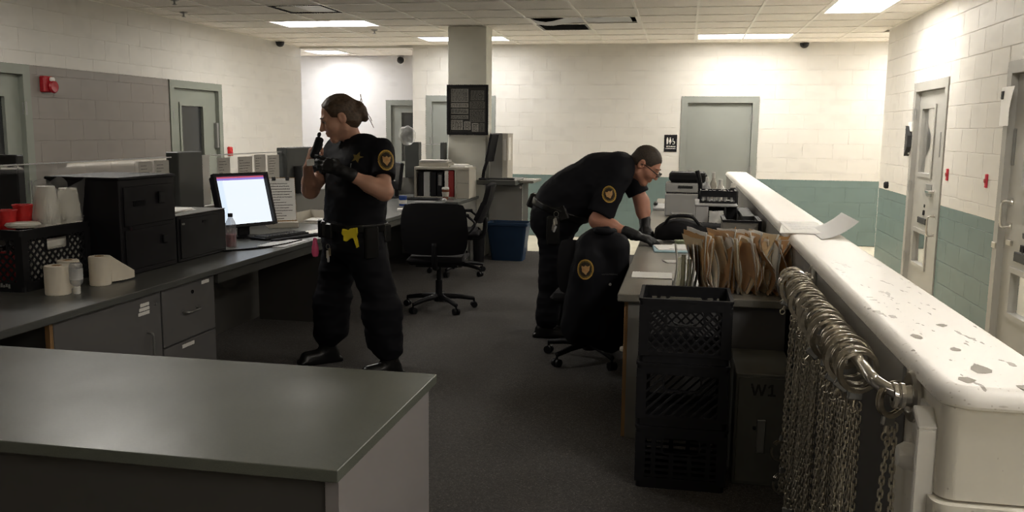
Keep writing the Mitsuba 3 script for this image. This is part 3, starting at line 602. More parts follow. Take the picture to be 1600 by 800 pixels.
def half_wall():
    t = Thing('wall_half', None, None, None, 'structure'); labels[t.key]['label'] = 'cream half wall with a chipped rounded cap'
    x0, x1, y0, y1 = CAP_X0, CAP_X1, 1.865, 11.9
    r = .036; top = 1.06; zb = 1.016
    # cap: plan with a rounded near end, bullnosed edge
    plan = sg.Polygon([(x0+.05, y0), (x1-.0, y0), (x1, y0+.02), (x1, y1-.1), (x1-.1, y1), (x0+.1, y1), (x0, y1-.1), (x0, y0+.05)])
    plan = sg.box(x0, y0, x1+.02, y1).buffer(-.07).buffer(.07, quad_segs=8)
    K = 7; prof = [(r*(1-math.cos(a)), r*math.sin(a)) for a in np.linspace(0, PI/2, K)]
    ring = np.array(plan.exterior.coords)[:-1]; c = ring
    nrm = np.roll(ring, -1, 0)-np.roll(ring, 1, 0); nrm = np.c_[nrm[:, 1], -nrm[:, 0]]; nrm /= np.linalg.norm(nrm, axis=1, keepdims=True)
    if not plan.exterior.is_ccw: nrm = -nrm
    layers = [np.c_[ring-nrm*.006, np.full(len(ring), zb)], np.c_[ring, np.full(len(ring), zb+.007)]] + [np.c_[ring-nrm*i, np.full(len(ring), top-r+h)] for i, h in prof]
    v = np.vstack(layers); n = len(ring); f = []
    for L in range(len(layers)-1):
        for i in range(n):
            j = (i+1) % n; f += [[L*n+i, L*n+j, (L+1)*n+j], [L*n+i, (L+1)*n+j, (L+1)*n+i]]
    ctop, cbot = len(v), len(v)+1; v = np.vstack([v, [[(x0+x1)/2, (y0+y1)/2, top], [(x0+x1)/2, (y0+y1)/2, zb]]]); k = (len(layers)-1)*n
    for i in range(n):
        j = (i+1) % n; f += [[k+i, k+j, ctop], [j, i, cbot]]
    t.add('cap', trimesh.Trimesh(v, f, process=False), 'cap_enamel', smooth=40)
    # chips where the enamel is gone on the near corner
    for (cx, cy, s, a) in ((.655, 2.04, .030, .6), (.60, 2.34, .020, 1.2), (.60, 1.935, .022, .2), (.70, 1.905, .018, 1.9), (.727, 1.90, .020, .9), (.655, 2.22, .016, .4), (.70, 2.5, .018, 2.2)):
        rr = random.Random(int(cx*1000)); m = 9
        poly = sg.Polygon([(cx+s*(.55+.6*rr.random())*math.cos(2*PI*q/m+a)*(.8), cy+s*(.6+.7*rr.random())*math.sin(2*PI*q/m+a)*1.3) for q in range(m)]).buffer(0)
        t.add('paint_chip', prism(poly, .0012, top-.0006), 'chip_grey')
    # masonry below the cap: rounded end blocks and the two faces
    wx0, wx1 = .548, .80
    z = 0.0; k = 0; zs = [0, .203, .406, .609, .812, 1.017]
    for a, b in zip(zs, zs[1:]):
        g = 0.0 if b > .9 else .012
        blk = sg.box(wx0-g, 1.885-g*1.5, wx1+.03+g, 2.24).buffer(-.035).buffer(.035, quad_segs=6)
        t.add('block', prism(blk, b-a-.006, a+.003), 'half_wall_white', smooth=30)
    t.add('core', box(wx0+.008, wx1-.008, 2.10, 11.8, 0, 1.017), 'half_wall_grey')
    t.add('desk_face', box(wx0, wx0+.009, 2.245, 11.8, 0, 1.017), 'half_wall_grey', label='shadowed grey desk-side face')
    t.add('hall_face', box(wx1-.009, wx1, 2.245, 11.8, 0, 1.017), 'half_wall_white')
    # white plastic strike plate on the desk-side face near the end
    b = Thing('strike_plate', 'white plastic angled plate with a round knob on the near end of the half wall', 'plate')
    Q = lambda me: to_plane(me, (wx0, 2.09, .74), (0, -1, 0), (0, 0, 1))
    b.add('plate', Q(prism(sg.Polygon([(0, .02), (.03, 0), (.165, 0), (.165, .215), (.12, .245), (0, .245)]), .008, 0)), 'white_plastic')
    b.add('rib', Q(bx(.158, .105, .02, .016, .21, .04, .003)), 'white_plastic'); b.add('rib', Q(rot(bx(.14, .228, .02, .06, .014, .04, .003), -.6, (0, 0, 1), (.14, .228, 0))), 'white_plastic')
    b.add('knob', Q(mv(lathe([(0, 0), (.02, 0), (.03, .02), (.031, .035), (.022, .05), (0, .055)], 18), .08, .12, .006)), 'white_plastic', smooth=40)
    for (u, v) in ((.14, .195), (.115, .02), (.15, .035)): b.add('screw', Q(mv(cyl((0, 0, 0), (0, 0, .003), .006, 8), u, v, .008)), 'charcoal')
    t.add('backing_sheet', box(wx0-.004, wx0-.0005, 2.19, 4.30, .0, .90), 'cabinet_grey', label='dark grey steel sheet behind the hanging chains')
half_wall()

# ---------------------------------------------------------------- milk crates
def crate(t, w, d, h, style='cross', rim_m='black_plastic', m='black_plastic', ox=0.0, oy=0.0, oz=0.0, sides='xXyY'):
    """a milk crate centred on (ox, oy), standing at oz: rim, four corner posts, base and a lattice on each side."""
    th = .010; M = lambda me: mv(me, ox, oy, oz)
    t.add('base', M(box(-w/2+.012, w/2-.012, -d/2+.012, d/2-.012, 0, .012)), m)
    def ringbox(z0, z1, o=0.0, tt=th):
        outer = sg.box(-w/2-o, -d/2-o, w/2+o, d/2+o).buffer(-.02).buffer(.02, quad_segs=4); inner = outer.buffer(-tt)
        return prism(sg.Polygon(outer.exterior.coords, [inner.exterior.coords]), z1-z0, z0)
    t.add('rim', M(join(ringbox(h-.05, h, .0, .012), ringbox(h-.012, h, .004, .008))), rim_m)
    t.add('foot_band', M(join(ringbox(.0, .035, -.006), ringbox(.035, .05, .0))), m)
    for sx in (-1, 1):
        for sy in (-1, 1):
            t.add('corner_post', M(join(bx(sx*(w/2-.022), sy*(d/2-.006), h/2, .044, .012, h-.06), bx(sx*(w/2-.006), sy*(d/2-.022), h/2, .012, .044, h-.06))), m)
    def lattice(L):
        bars = []; x0, x1, z0, z1 = -L/2+.04, L/2-.04, .048, h-.048; W, H = x1-x0, z1-z0
        hole = sg.box(-.065, h-.105, .065, h-.062).buffer(.012)
        def seg(p, q, wd=.0085):
            ln = sg.LineString([p, q]).intersection(sg.box(x0, z0, x1, z1)).difference(hole)
            for g in getattr(ln, 'geoms', [ln]):
                if g.length > .008: bars.append(prism(g.buffer(wd/2, cap_style='flat'), .007, -.0035))
        if style in ('cross', 'diag'):
            st = .043
            for k in range(-30, 60):
                a = x0-H+k*st
                if a > x1: break
                seg((a, z0), (a+H, z1))
                if style == 'cross': seg((a+H, z0), (a, z1))
        else:
            for k in range(7): seg((x0, z0+.012+k*(H-.02)/6), (x1, z0+.012+k*(H-.02)/6), .012)
            for k in range(4): seg((x0+W*(k+.5)/4, z0), (x0+W*(k+.5)/4, z1), .02)
        hb = hole.buffer(.008).difference(hole); bars.append(prism(hb, .012, -.006))
        return join(bars)
    lx, ly = lattice(w), lattice(d)
    t.add('lattice', M(to_plane(lx, (0, -d/2+.006, 0), (1, 0, 0), (0, 0, 1))), m); t.add('lattice', M(to_plane(lx, (0, d/2-.006, 0), (1, 0, 0), (0, 0, 1))), m)
    t.add('lattice', M(to_plane(ly, (w/2-.006, 0, 0), (0, 1, 0), (0, 0, 1))), m); t.add('lattice', M(to_plane(ly, (-w/2+.006, 0, 0), (0, 1, 0), (0, 0, 1))), m)
for k, (st, lab) in enumerate((('bars', 'black milk crate with slotted sides, bottom of the stack against the counter end'), ('diag', 'black milk crate with slanted ribs, middle of the stack against the counter end'), ('cross', 'empty black milk crate on top of the stack against the counter end'))):
    c = Thing('milk_crate', lab, 'crate', 'stacked milk crates', loc=(.03, 3.94+.004*k, .2855*k), rz=(.6, -.8, .3)[k])
    crate(c, .395, .345, .285, st, rim_m='black_plastic')
    if k == 2:
        a = np.linspace(PI*1.1, PI*1.9, 12); c.add('moulded_arc', tube(np.c_[.055*np.cos(a), np.full(12, -.176), .195+.02*np.sin(a)], .003, 6), 'charcoal')
c = Thing('supply_crate', 'black milk crate full of cups standing on the long desk at the left edge', 'crate', loc=(-3.285, 3.91, DZ))
crate(c, .33, .50, .305, 'cross')
c.add('rim_mark', join([bx(-.03+.014*k, -.2515, .03+.004*(k % 2), .009, .003, .012+.004*((k*7) % 3)) for k in range(9)]), 'panel_grey', label='worn pale moulded mark')

def cups():
    def cup(r0, r1, h, lip=.003): return [(0, 0), (r0, 0), (r1, h-.006), (r1+lip, h-.004), (r1+lip, h), (r1-.002, h), (r0-.002, .004), (0, .004)]
    # two stacks of foam cups in a clear bag
    def stack(n, r0, r1, h, st, up=True):
        ms = []
        for k in range(n): ms.append(mv(lathe(cup(r0, r1, h), 20), 0, 0, k*st))
        m = join(ms)
        if not up: m.apply_transform(trimesh.transformations.rotation_matrix(PI, (1, 0, 0))); m.apply_translation((0, 0, h+(n-1)*st))
        return m
    zt = DZ+.285
    for (x, y, n, lab) in ((-3.215, 3.962, 5, 'left stack of white foam cups in the bag on top of the supply crate'), (-3.19, 4.095, 4, 'right stack of white foam cups in the bag on top of the supply crate')):
        t = Thing('foam_cup_stack', lab, 'cups', loc=(x, y, zt)); t.add('cups', stack(n, .044, .061, .15, .016, up=False), 'foam_white', smooth=30)
        t.add('printed_band', join([bx(.0+.064*math.cos(a), .064*math.sin(a), .035+.012*((k*3) % 2), .006, .016, .006) for k, a in enumerate(np.linspace(-1.9, .6, 8))]), 'print_grey')
    # the loose clear bag around them
    g = np.zeros((40, 16, 3))
    for a in range(40):
        for b in range(16):
            u, v = a/39*2*PI, b/15; rx, ry = .082, .134
            cu, su = math.cos(u), math.sin(u); cu, su = math.copysign(abs(cu)**.6, cu), math.copysign(abs(su)**.6, su)
            k = 1+.05*math.sin(5*u+6*v)*v+.10*max(0, v-.7)*math.sin(3*u+1); g[a, b] = [-3.203+rx*k*cu+.01*v*v, 4.028+ry*k*su+.02*v*v*v, zt+.024+.20*v+.03*math.sin(3*u)*v*v]
    scene['mat_clear_film'] = {'type': 'blendbsdf', 'weight': .16, 'bsdf_0': {'type': 'thindielectric', 'int_ior': 1.35}, 'bsdf_1': {'type': 'twosided', 'bsdf': {'type': 'roughplastic', 'diffuse_reflectance': {'type': 'rgb', 'value': [.6, .6, .58]}, 'alpha': .15}}}
    v = g.reshape(-1, 3); f = []
    for a in range(39):
        for b in range(15): f += [[a*16+b, a*16+16+b, a*16+17+b], [a*16+b, a*16+17+b, a*16+b+1]]
    one('plastic_bag', trimesh.Trimesh(v, f, process=False), 'clear_film', 'crumpled clear plastic bag round the foam cups on the supply crate', 'bag', smooth=True)
    # foam lid, red cups
    one('foam_plate', lathe([(0, 0), (.07, 0), (.082, .012), (.072, .022), (.0, .026)], 24, (-3.215, 3.79, zt+.022)), 'foam_white', 'flat white foam plate lying in front of the red cups on the crate', 'plate', smooth=30)
    for (x, y, z, rz, lab) in ((-3.305, 3.79, zt-.015, 0, 'upright red plastic cup left of the foam cups'), (-3.29, 3.885, zt+.005, 0, 'taller red plastic cup touching the foam cups'), (-3.385, 3.735, zt-.055, 0, 'red plastic cup lowest and nearest in the supply crate')):
        t = Thing('red_cup', lab, 'cup', 'red cups in the crate', loc=(x, y, z)); t.add('body', lathe(cup(.033, .046, .12), 24), 'red', smooth=30); t.add('rim', lathe([(.046, .114), (.05, .114), (.05, .120), (.046, .120)], 24), 'red', smooth=30)
    t = Thing('red_bundle', 'red cups seen through the near lattice of the supply crate', 'cups', loc=(-3.30, 3.77, DZ+.015)); t.add('cups', stack(4, .045, .062, .12, .014), 'dark_red', smooth=30)
    t = Thing('foam_tray', 'white foam trays packed behind the lattice of the supply crate', 'tray'); 
    for k in range(5): t.add('tray', bx(-3.185, 3.945, DZ+.04+.042*k, .08, .36-.01*(k % 2), .038, .008), 'foam_white')
cups()

# ---------------------------------------------------------------- long desk: rolls, lock box, printer, monitor
def long_desk_things():
    def roll(x, y, r, h, lab, rot_=0):
        t = Thing('paper_roll', lab, 'paper roll', 'paper rolls on the long desk', loc=(x, y, DZ))
        t.add('paper', lathe([(.02, 0), (r-.002, 0), (r, .003), (r, h-.003), (r-.002, h), (.02, h)], 28), 'paper_roll', smooth=30)
        t.add('core', lathe([(.0195, .001), (.022, .001), (.022, h+.001), (.0195, h+.001)], 18), 'wood_edge', smooth=30); return t
    roll(-2.955, 3.685, .058, .14, 'paper roll standing nearest, left of the clear bottle')
    t = roll(-2.925, 3.96, .052, .148, 'paper roll with a loose tail of paper, in front of the lock box')
    g = np.zeros((14, 6, 3))
    for a in range(14):
        for b in range(6):
            u, v = a/13, b/5; g[a, b] = [.03+.055*math.sin(u*2.2)*.5, .04+.17*u, .004+(.142-.085*u)*v*(1-.35*u)+.004]
    t.add('tail', sheet(g, .001), 'paper_roll', smooth=True)
    roll(-3.03, 3.86, .052, .138, 'paper roll half hidden between the other two rolls')
    t = Thing('clear_bottle', 'small clear bottle with a white cap standing head down beside the paper rolls', 'bottle', loc=(-2.875, 3.715, DZ))
    t.add('body', lathe([(0, .035), (.012, .035), (.027, .05), (.03, .06), (.03, .14), (.026, .15), (0, .152)], 20), 'bottle_clear', smooth=30)
    t.add('cap', lathe([(0, 0), (.016, 0), (.017, .03), (.012, .038), (0, .038)], 16), 'white_plastic', smooth=30)
    t.add('label', lathe([(.0305, .07), (.0309, .07), (.0309, .125), (.0305, .125)], 20), 'light_grey')
    # black lock box
    t = Thing('lock_box', 'tall black steel lock box on the long desk behind the crate', 'lock box')
    x0, x1, y0, y1, z1 = -3.38, -2.94, 4.17, 4.69, 1.285
    t.add('body', box(x0, x1, y0, y1, DZ, z1, .006), 'black_metal'); t.add('lid', box(x0-.006, x1+.006, y0-.006, y1+.006, z1-.004, z1+.012, .004), 'black_metal')
    t.add('door', box(x1, x1+.008, y0+.03, y1-.03, 1.03, z1-.04, .003), 'black_metal'); t.add('door', box(x1, x1+.008, y0+.03, y1-.03, DZ+.03, 1.01, .003), 'black_metal')
    t.add('lock', join(cyl((x1+.008, 4.235, 1.02), (x1+.016, 4.235, 1.02), .009, 12)), 'chrome'); t.add('pull', bx(x1+.016, 4.53, 1.17, .016, .05, .07, .005), 'black_plastic'); t.add('slot', bx(x1+.009, 4.33, 1.15, .004, .11, .03), 'black_gloss'); t.add('pull', bx(x1+.016, 4.55, .93, .016, .04, .05, .005), 'black_plastic')
    t = Thing('cash_drawer', 'lower black box beside the lock box with papers on its top', 'box')
    x0, x1, y0, y1, z1 = -3.36, -2.945, 4.715, 5.27, 1.04
    t.add('body', box(x0, x1, y0, y1, DZ, z1, .006), 'black_metal'); t.add('front', box(x1, x1+.008, y0+.02, y1-.015, DZ+.02, z1-.02, .003), 'black_plastic'); t.add('top_plate', box(x0, x1, y0, y1, z1, z1+.004), 'dull_metal'); t.add('slot', bx(x1+.009, 5.0, .985, .004, .05, .015), 'black_gloss')
    t.add('badge', bx(x1+.009, 4.76, .99, .004, .03, .01), 'dull_metal')
    t = Thing('paper_stack', 'white papers lying on the lower black box', 'paper'); 
    for k in range(4): t.add('sheet', rot(bx(-3.16, 4.95, z1+.006+.003*k, .21, .29, .0025), .1*k-.1, (0, 0, 1), (-3.16, 4.95, 0)), 'paper')
    t = Thing('tape_dispenser', 'small black desk gadget on the lower black box', 'stapler'); t.add('body', mv(rot(bx(0, 0, .02, .04, .13, .04, .01), .4), -3.27, 5.14, z1+.004), 'black_plastic'); t.add('arm', mv(rot(bx(0, 0, .055, .03, .12, .02, .006), .4), -3.27, 5.14, z1+.004), 'charcoal')
    t = Thing('tall_divider', 'dark upright panel standing behind the desk screen at the far left edge', 'divider'); t.add('body', box(-4.5, -3.83, 4.5, 4.56, 0, 1.395, .006), 'charcoal'); t.add('plinth', box(-4.48, -3.85, 4.44, 4.62, 0, .04), 'black_matte')
    # lit monitor
    M = Thing('computer_monitor', 'lit computer monitor with a white page on screen, on the long desk', 'monitor', loc=(-3.17, 5.98, DZ), rz=64)
    w, h = .475, .40
    tilt = lambda me: rot(me, -.27, (1, 0, 0), (0, 0, .09))
    M.add('bezel', tilt(to_plane(frame(w, h, .02, .035, 0), (-w/2, -.02, .075), (1, 0, 0), (0, 0, 1))), 'black_plastic'); M.add('back_shell', tilt(box(-w/2+.01, w/2-.01, -.02, .03, .085, .465, .01)), 'black_plastic')
    def screen_fn(p, n, uv):
        u, v = uv.x, uv.y
        c = mi.Color3f(.86, .93, 1.0)
        bar = smoothstep(.925, .93, v); c = mix(c, (.28, .20, .62), bar); c = mix(c, (.55, .10, .16), smoothstep(.968, .972, v))
        side = smoothstep(.16, .15, u)*smoothstep(.92, .915, v); c = mix(c, (.72, .84, 1.0), side)
        ln = smoothstep(.47, .5, dr.abs(v*22-dr.floor(v*22)-.5))*smoothstep(.2, .21, u)*smoothstep(.8, .79, u)*smoothstep(.80, .79, v)*smoothstep(.5, .505, v)
        return mix(c, (.62, .72, .9), ln*.5)
    sv = np.array([[-w/2+.02, -.021, .095], [w/2-.02, -.021, .095], [w/2-.02, -.021, .455], [-w/2+.02, -.021, .455]]); sm = tilt(trimesh.Trimesh(sv, [[0, 1, 2], [0, 2, 3]], process=False))
    k = M.add('screen', sm, 'black_gloss', uv=np.array([[0, 0], [1, 0], [1, 1], [0, 1.]])); scene[k]['emitter'] = {'type': 'area', 'radiance': mikit.proc(lambda p, n, uv: screen_fn(p, n, uv)*.36)}
    M.add('stand', join(box(-.05, .05, .03, .055, .01, .26, .006)), 'black_plastic'); M.add('foot', lathe([(0, 0), (.11, 0), (.11, .008), (.04, .016), (0, .018)], 24, (0, .03, 0)), 'black_plastic', smooth=30)
    t = Thing('keyboard', 'black keyboard on the long desk in front of the lit monitor', 'keyboard', loc=(-2.94, 6.05, DZ), rz=72)
    t.add('case', box(-.23, .23, -.08, .08, .0, .022, .006), 'black_plastic')
    for r in range(5):
        for q in range(15 if r < 4 else 7):
            if r == 4: a0, a1 = -.21+q*.06, -.21+q*.06+.056
            else: a0 = -.215+q*.0287; a1 = a0+.0255
            t.add('key', box(a0, a1, -.062+r*.0255, -.062+r*.0255+.022, .022, .029, .003), 'charcoal')
    one('wrist_rest', mv(rot(box(-.24, .24, -.035, .035, 0, .016, .007), math.radians(72)), -2.795, 6.02, DZ), 'black_matte', 'black wrist rest along the near edge of the keyboard', 'wrist rest')
    one('desk_mat', mv(rot(box(-.2, .2, -.1, .1, 0, .004), math.radians(90)), -2.76, 5.72, DZ), 'light_grey', 'pale grey mat by the desk edge in front of the keyboard', 'mat')
    one('cable', tube(spline([(-2.94, 5.22, DZ+.006), (-2.80, 5.40, DZ+.006), (-2.72, 5.62, DZ+.006), (-2.70, 5.9, DZ+.006)], 24), .006, 6), 'black_plastic', 'black cable lying along the front edge of the long desk', 'cable', smooth=True)
    t = Thing('water_bottle', 'clear bottle with a dark red lower part beside the lit monitor', 'bottle', loc=(-3.02, 5.47, DZ))
    t.add('drink', lathe([(0, .003), (.031, .003), (.034, .012), (.034, .085), (0, .085)], 20), 'dark_red', smooth=30)
    t.add('body', lathe([(0, 0), (.033, 0), (.036, .01), (.036, .15), (.028, .175), (.014, .2), (.014, .215), (0, .215)], 20), 'bottle_clear', smooth=30); t.add('cap', lathe([(0, .205), (.0165, .205), (.0165, .228), (0, .228)], 16), 'charcoal', smooth=30)
    t = Thing('document_holder', 'upright clipboard stand holding a printed form, right of the lit monitor', 'document holder', loc=(-3.20, 6.64, DZ), rz=35)
    tl = lambda me: rot(me, -.17, (1, 0, 0))
    t.add('board', tl(box(-.115, .115, 0, .006, .05, .41)), 'wood_edge'); t.add('form', tl(box(-.105, .112, -.003, -.001, .06, .405)), 'paper')
    rr = random.Random(5); lines = [tl(bx(-.095+l/2, -.0036, .36-.022*k, l, .001, .006)) for k in range(14) for l in (rr.uniform(.08, .19),)]
    t.add('print_lines', join(lines), 'print_grey')
    for s in (-1, 1): t.add('clip', tl(box(s*.055-.015, s*.055+.015, -.008, .01, .385, .415, .003)), 'charcoal')
    t.add('tray', join(box(-.12, .12, -.05, .12, 0, .05, .006)), 'beige_plastic')
    t = Thing('file_tray', 'grey-beige tray of papers on the far end of the long desk behind the female officer', 'tray', loc=(-3.05, 7.15, DZ))
    t.add('box', join(box(-.2, .2, -.15, .15, 0, .008), box(-.2, .2, .145, .15, 0, .09), box(-.2, -.195, -.15, .15, 0, .09), box(.195, .2, -.15, .15, 0, .09)), 'beige_plastic')
    for k in range(3): t.add('sheet', rot(bx(0, -.01, .012+.006*k, .3, .22, .004), .08*k), 'paper')
    one('loose_paper', mv(rot(bx(0, 0, .003, .21, .30, .004), -.3), -2.80, 6.42, DZ), 'paper', 'white sheet at the desk edge just left of the officer\'s belt', 'paper')
    # papers stuck on the acrylic screen
    rr = random.Random(11)
    def sheet_on(y0, y1, z0, z1, m, lab, n=0):
        t = Thing('posted_paper', lab, 'paper'); x = -3.560
        t.add('sheet', box(x, x+.002, y0, y1, z0, z1), m)
        if n: t.add('print_lines', join([bx(x+.0028, y0+.02+l/2, z1-.03-.022*k, .0012, l, .005) for k in range(n) for l in (rr.uniform(.3, .9)*(y1-y0-.04),)]), 'print_grey')
    sheet_on(5.27, 5.42, 1.10, 1.335, 'paper_dim', 'pale paper on the clear screen left of the first dark post', 4); sheet_on(5.45, 5.62, 1.10, 1.335, 'paper_dim', 'second pale paper on the clear screen touching the first dark post', 4)
    sheet_on(6.03, 6.16, .98, 1.36, 'paper', 'tall white strip on the clear screen right of the first dark post')
    for (a, b, z0, z1, lab) in ((6.28, 6.47, 1.02, 1.33, 'pale sheet on the screen above the lit monitor, leftmost'), (6.60, 6.84, 1.06, 1.33, 'printed sheet on the screen above the lit monitor'), (6.88, 7.08, 1.03, 1.34, 'printed sheet on the screen right above the monitor corner'), (7.12, 7.34, 1.0, 1.33, 'sheet with a drawn map on the screen next to the second dark post')):
        sheet_on(a, b, z0, z1, 'paper_dim', lab, 7)
    g = bx(-3.50, 6.12, 1.075, .05, .1, .02, .004)
    one('stapler', join(bx(-3.40, 5.9, DZ+.03, .05, .17, .025, .01), bx(-3.40, 5.9, DZ+.008, .05, .19, .015, .004)), 'black_plastic', 'black stapler at the foot of the first dark post', 'stapler')
    t = Thing('bracket_light', 'small grey bracket on the screen above the black gadget', 'bracket'); t.add('arm', bx(-3.535, 6.22, 1.10, .07, .10, .015, .004), 'charcoal')
scene['mat_bottle_clear'] = {'type': 'blendbsdf', 'weight': .35, 'bsdf_0': {'type': 'thindielectric', 'int_ior': 1.45}, 'bsdf_1': {'type': 'twosided', 'bsdf': {'type': 'roughplastic', 'diffuse_reflectance': {'type': 'rgb', 'value': [.45, .47, .5]}, 'alpha': .1}}}
mat('paper_dim', (.52, .50, .47), .85)
long_desk_things()

# ---------------------------------------------------------------- back desk, return counter, chairs, bins
def back_things():
    t = Thing('desk_organizer', 'beige desktop organizer with binders in its bays on the back desk', 'desk organizer')
    x0, x1, y0, y1, z1 = -3.16, -2.485, 10.08, 10.44, 1.125
    t.add('top', box(x0, x1, y0, y1, z1-.03, z1, .004), 'beige_plastic'); t.add('side', box(x0, x0+.02, y0, y1, DZ, z1-.03), 'beige_plastic'); t.add('side', box(-2.66, -2.64, y0, y1, DZ, z1-.03), 'beige_plastic'); t.add('cabinet', box(-2.64, x1, y0+.01, y1, DZ, z1-.03, .004), 'beige_plastic')
    t.add('shelf', box(x0+.02, -2.66, y0+.01, y1, DZ, DZ+.015), 'beige_plastic'); t.add('back', box(x0, x1, y1-.01, y1, DZ, z1), 'beige_plastic')
    t.add('drawer_gap', box(-2.63, x1-.01, y0+.006, y0+.011, .94, .944), 'print_grey')
    t = Thing('paper_pile', 'pile of papers and a beige folder lying on the desk organizer', 'paper')
    for k, (a, b, w, d, h, r, m) in enumerate(((-2.93, 10.26, .36, .28, .05, .0, 'beige_plastic'), (-2.94, 10.25, .34, .27, .03, .06, 'paper_dim'), (-2.62, 10.24, .20, .22, .02, -.2, 'paper'), (-2.62, 10.26, .18, .2, .014, .3, 'paper'))):
        zz = z1+(.05 if k == 1 else .02 if k == 3 else 0); t.add('sheaf', mv(rot(bx(0, 0, h/2, w, d, h, .004), r), a, b, zz), m)
    def binder(x, w, m, lab, h=.29, y=10.10, lm=None):
        t = Thing('binder', lab, 'binder', 'binders in the desk organizer', loc=(x, y, DZ+.015))
        t.add('cover', join(box(-w/2, w/2, 0, .004, 0, h), box(-w/2, -w/2+.004, 0, .27, 0, h), box(w/2-.004, w/2, 0, .27, 0, h)), m); t.add('pages', box(-w/2+.006, w/2-.006, .012, .26, .006, h-.008), 'paper')
        if lm: t.add('spine_label', box(-w*.3, w*.3, -.001, .0005, h*.45, h*.9), lm)
    binder(-3.085, .06, 'black_plastic', 'black binder at the left end of the desk organizer'); binder(-3.01, .075, 'light_grey', 'light grey binder in the desk organizer'); binder(-2.93, .07, 'black_plastic', 'black binder behind the coffee cup'); binder(-2.845, .07, 'black_plastic', 'black binder between the coffee cup and the white binder', lm='print_grey')
    binder(-2.765, .045, 'white_plastic', 'white binder beside the red one in the desk organizer', .31); binder(-2.71, .065, 'dark_red', 'dark red binder beside the white one in the desk organizer', .31)
    t = Thing('coffee_cup', 'brown paper coffee cup with a white lid on the back desk', 'cup', loc=(-2.73, 9.93, DZ))
    t.add('cup', lathe([(0, 0), (.03, 0), (.042, .115), (0, .115)], 24), 'cup_brown', smooth=30); t.add('sleeve', lathe([(.034, .03), (.036, .03), (.0425, .085), (.041, .085)], 24), 'beige_plastic', smooth=30); t.add('lid', lathe([(0, .115), (.044, .115), (.044, .125), (.039, .14), (0, .142)], 24), 'white_plastic', smooth=30)
    t = Thing('desktop_keyboard', 'black keyboard on the back desk by the coffee cup', 'keyboard', loc=(-2.98, 9.75, DZ), rz=6)
    t.add('case', box(-.22, .22, -.075, .075, 0, .02, .005), 'black_plastic'); t.add('key_rows', join([box(-.21+q*.0285, -.21+q*.0285+.024, -.06+r*.028, -.06+r*.028+.022, .02, .026) for r in range(4) for q in range(14)]), 'charcoal', kind='stuff')
    one('mouse_pad', mv(box(-.11, .11, -.09, .09, 0, .004), -2.86, 9.50, DZ), 'print_grey', 'grey mouse pad on the back desk corner', 'mouse pad')
    t = Thing('computer_mouse', 'pale mouse on the back desk behind the black office chair', 'mouse', loc=(-2.67, 9.66, DZ)); t.add('body', lathe([(0, 0), (.028, 0), (.03, .012), (.02, .03), (0, .034)], 16), 'light_grey', smooth=True)
    t = Thing('wipes_tub', 'blue tub with a white label on the desk behind the female officer', 'tub', loc=(-2.93, 8.95, DZ))
    t.add('tub', lathe([(0, 0), (.04, 0), (.042, .09), (0, .09)], 20), 'blue', smooth=30); t.add('lid', lathe([(0, .09), (.043, .09), (.04, .105), (0, .108)], 20), 'blue', smooth=30); t.add('label', lathe([(.0415, .02), (.0425, .02), (.043, .06), (.042, .06)], 20), 'white_plastic', smooth=30)
    one('paper_note', mv(rot(bx(0, 0, .012, .12, .16, .022), .3), -2.73, 8.35, DZ), 'paper', 'white paper pad at the desk edge behind the female officer', 'paper')
    # monitor seen from behind beside the dark post
    t = Thing('tilted_monitor', 'black monitor turned away beside the dark divider post on the back desk', 'monitor', loc=(-3.36, 9.98, DZ), rz=-60)
    t.add('panel', rot(box(-.24, .24, -.02, .02, .10, .42, .008), -.12, (1, 0, 0), (0, 0, .1)), 'black_plastic'); t.add('stand', box(-.04, .04, 0, .03, 0, .2, .004), 'black_plastic'); t.add('foot', box(-.12, .12, -.09, .1, 0, .012, .004), 'black_plastic'); t.add('badge', rot(bx(0, -.021, .20, .06, .002, .015), -.12, (1, 0, 0), (0, 0, .1)), 'light_grey')
    t = Thing('wrapped_plastic', 'crumpled clear plastic on top of the dark divider post', 'bag', loc=(-3.36, 10.45, 1.41))
    b = trimesh.creation.icosphere(3, .1); v = b.vertices*(1+.5*(meshkit.fbm(b.vertices*14, 3)-.5)[:, None])*[1.1, .5, 1.15]; b = trimesh.Trimesh(v, b.faces, process=False); b.apply_translation((0, 0, .08)); t.add('film', b, 'clear_film', smooth=True)
    # return counter: tower, arm monitor, keyboard, papers
    t = Thing('grey_tower', 'grey cabinet box with a pale side panel on the return counter by the column', 'cabinet')
    t.add('body', box(-2.36, -2.20, 10.62, 10.95, .965, 1.53, .006), 'panel_grey'); t.add('front', box(-2.20, -2.13, 10.62, 10.95, .965, 1.53, .006), 'beige_plastic'); t.add('window', box(-2.131, -2.127, 10.66, 10.8, 1.2, 1.48), 'white_plastic'); t.add('window', box(-2.185, -2.15, 10.617, 10.622, 1.2, 1.46), 'white_plastic')
    t = Thing('arm_monitor', 'flat black monitor seen edge-on on a slanted arm over the return counter', 'monitor', loc=(-2.30, 10.485, .965), rz=80)
    t.add('panel', rot(box(-.115, .115, -.016, .012, .22, .56, .006), .20, (1, 0, 0), (0, 0, .4)), 'black_plastic'); t.add('arm', tube([(0, .115, .0), (0, .105, .1), (0, .02, .36)], .022, 8), 'black_plastic', smooth=True); t.add('base', box(-.04, .06, .05, .16, 0, .02, .005), 'black_plastic')
    t = Thing('counter_keyboard', 'dark keyboard lying at the front edge of the return counter', 'keyboard', loc=(-2.20, 10.66, .965)); t.add('case', box(-.15, .16, -.08, -.045, 0, .018, .004), 'charcoal'); t.add('keys', box(-.14, .15, -.078, -.05, .018, .024), 'panel_grey')
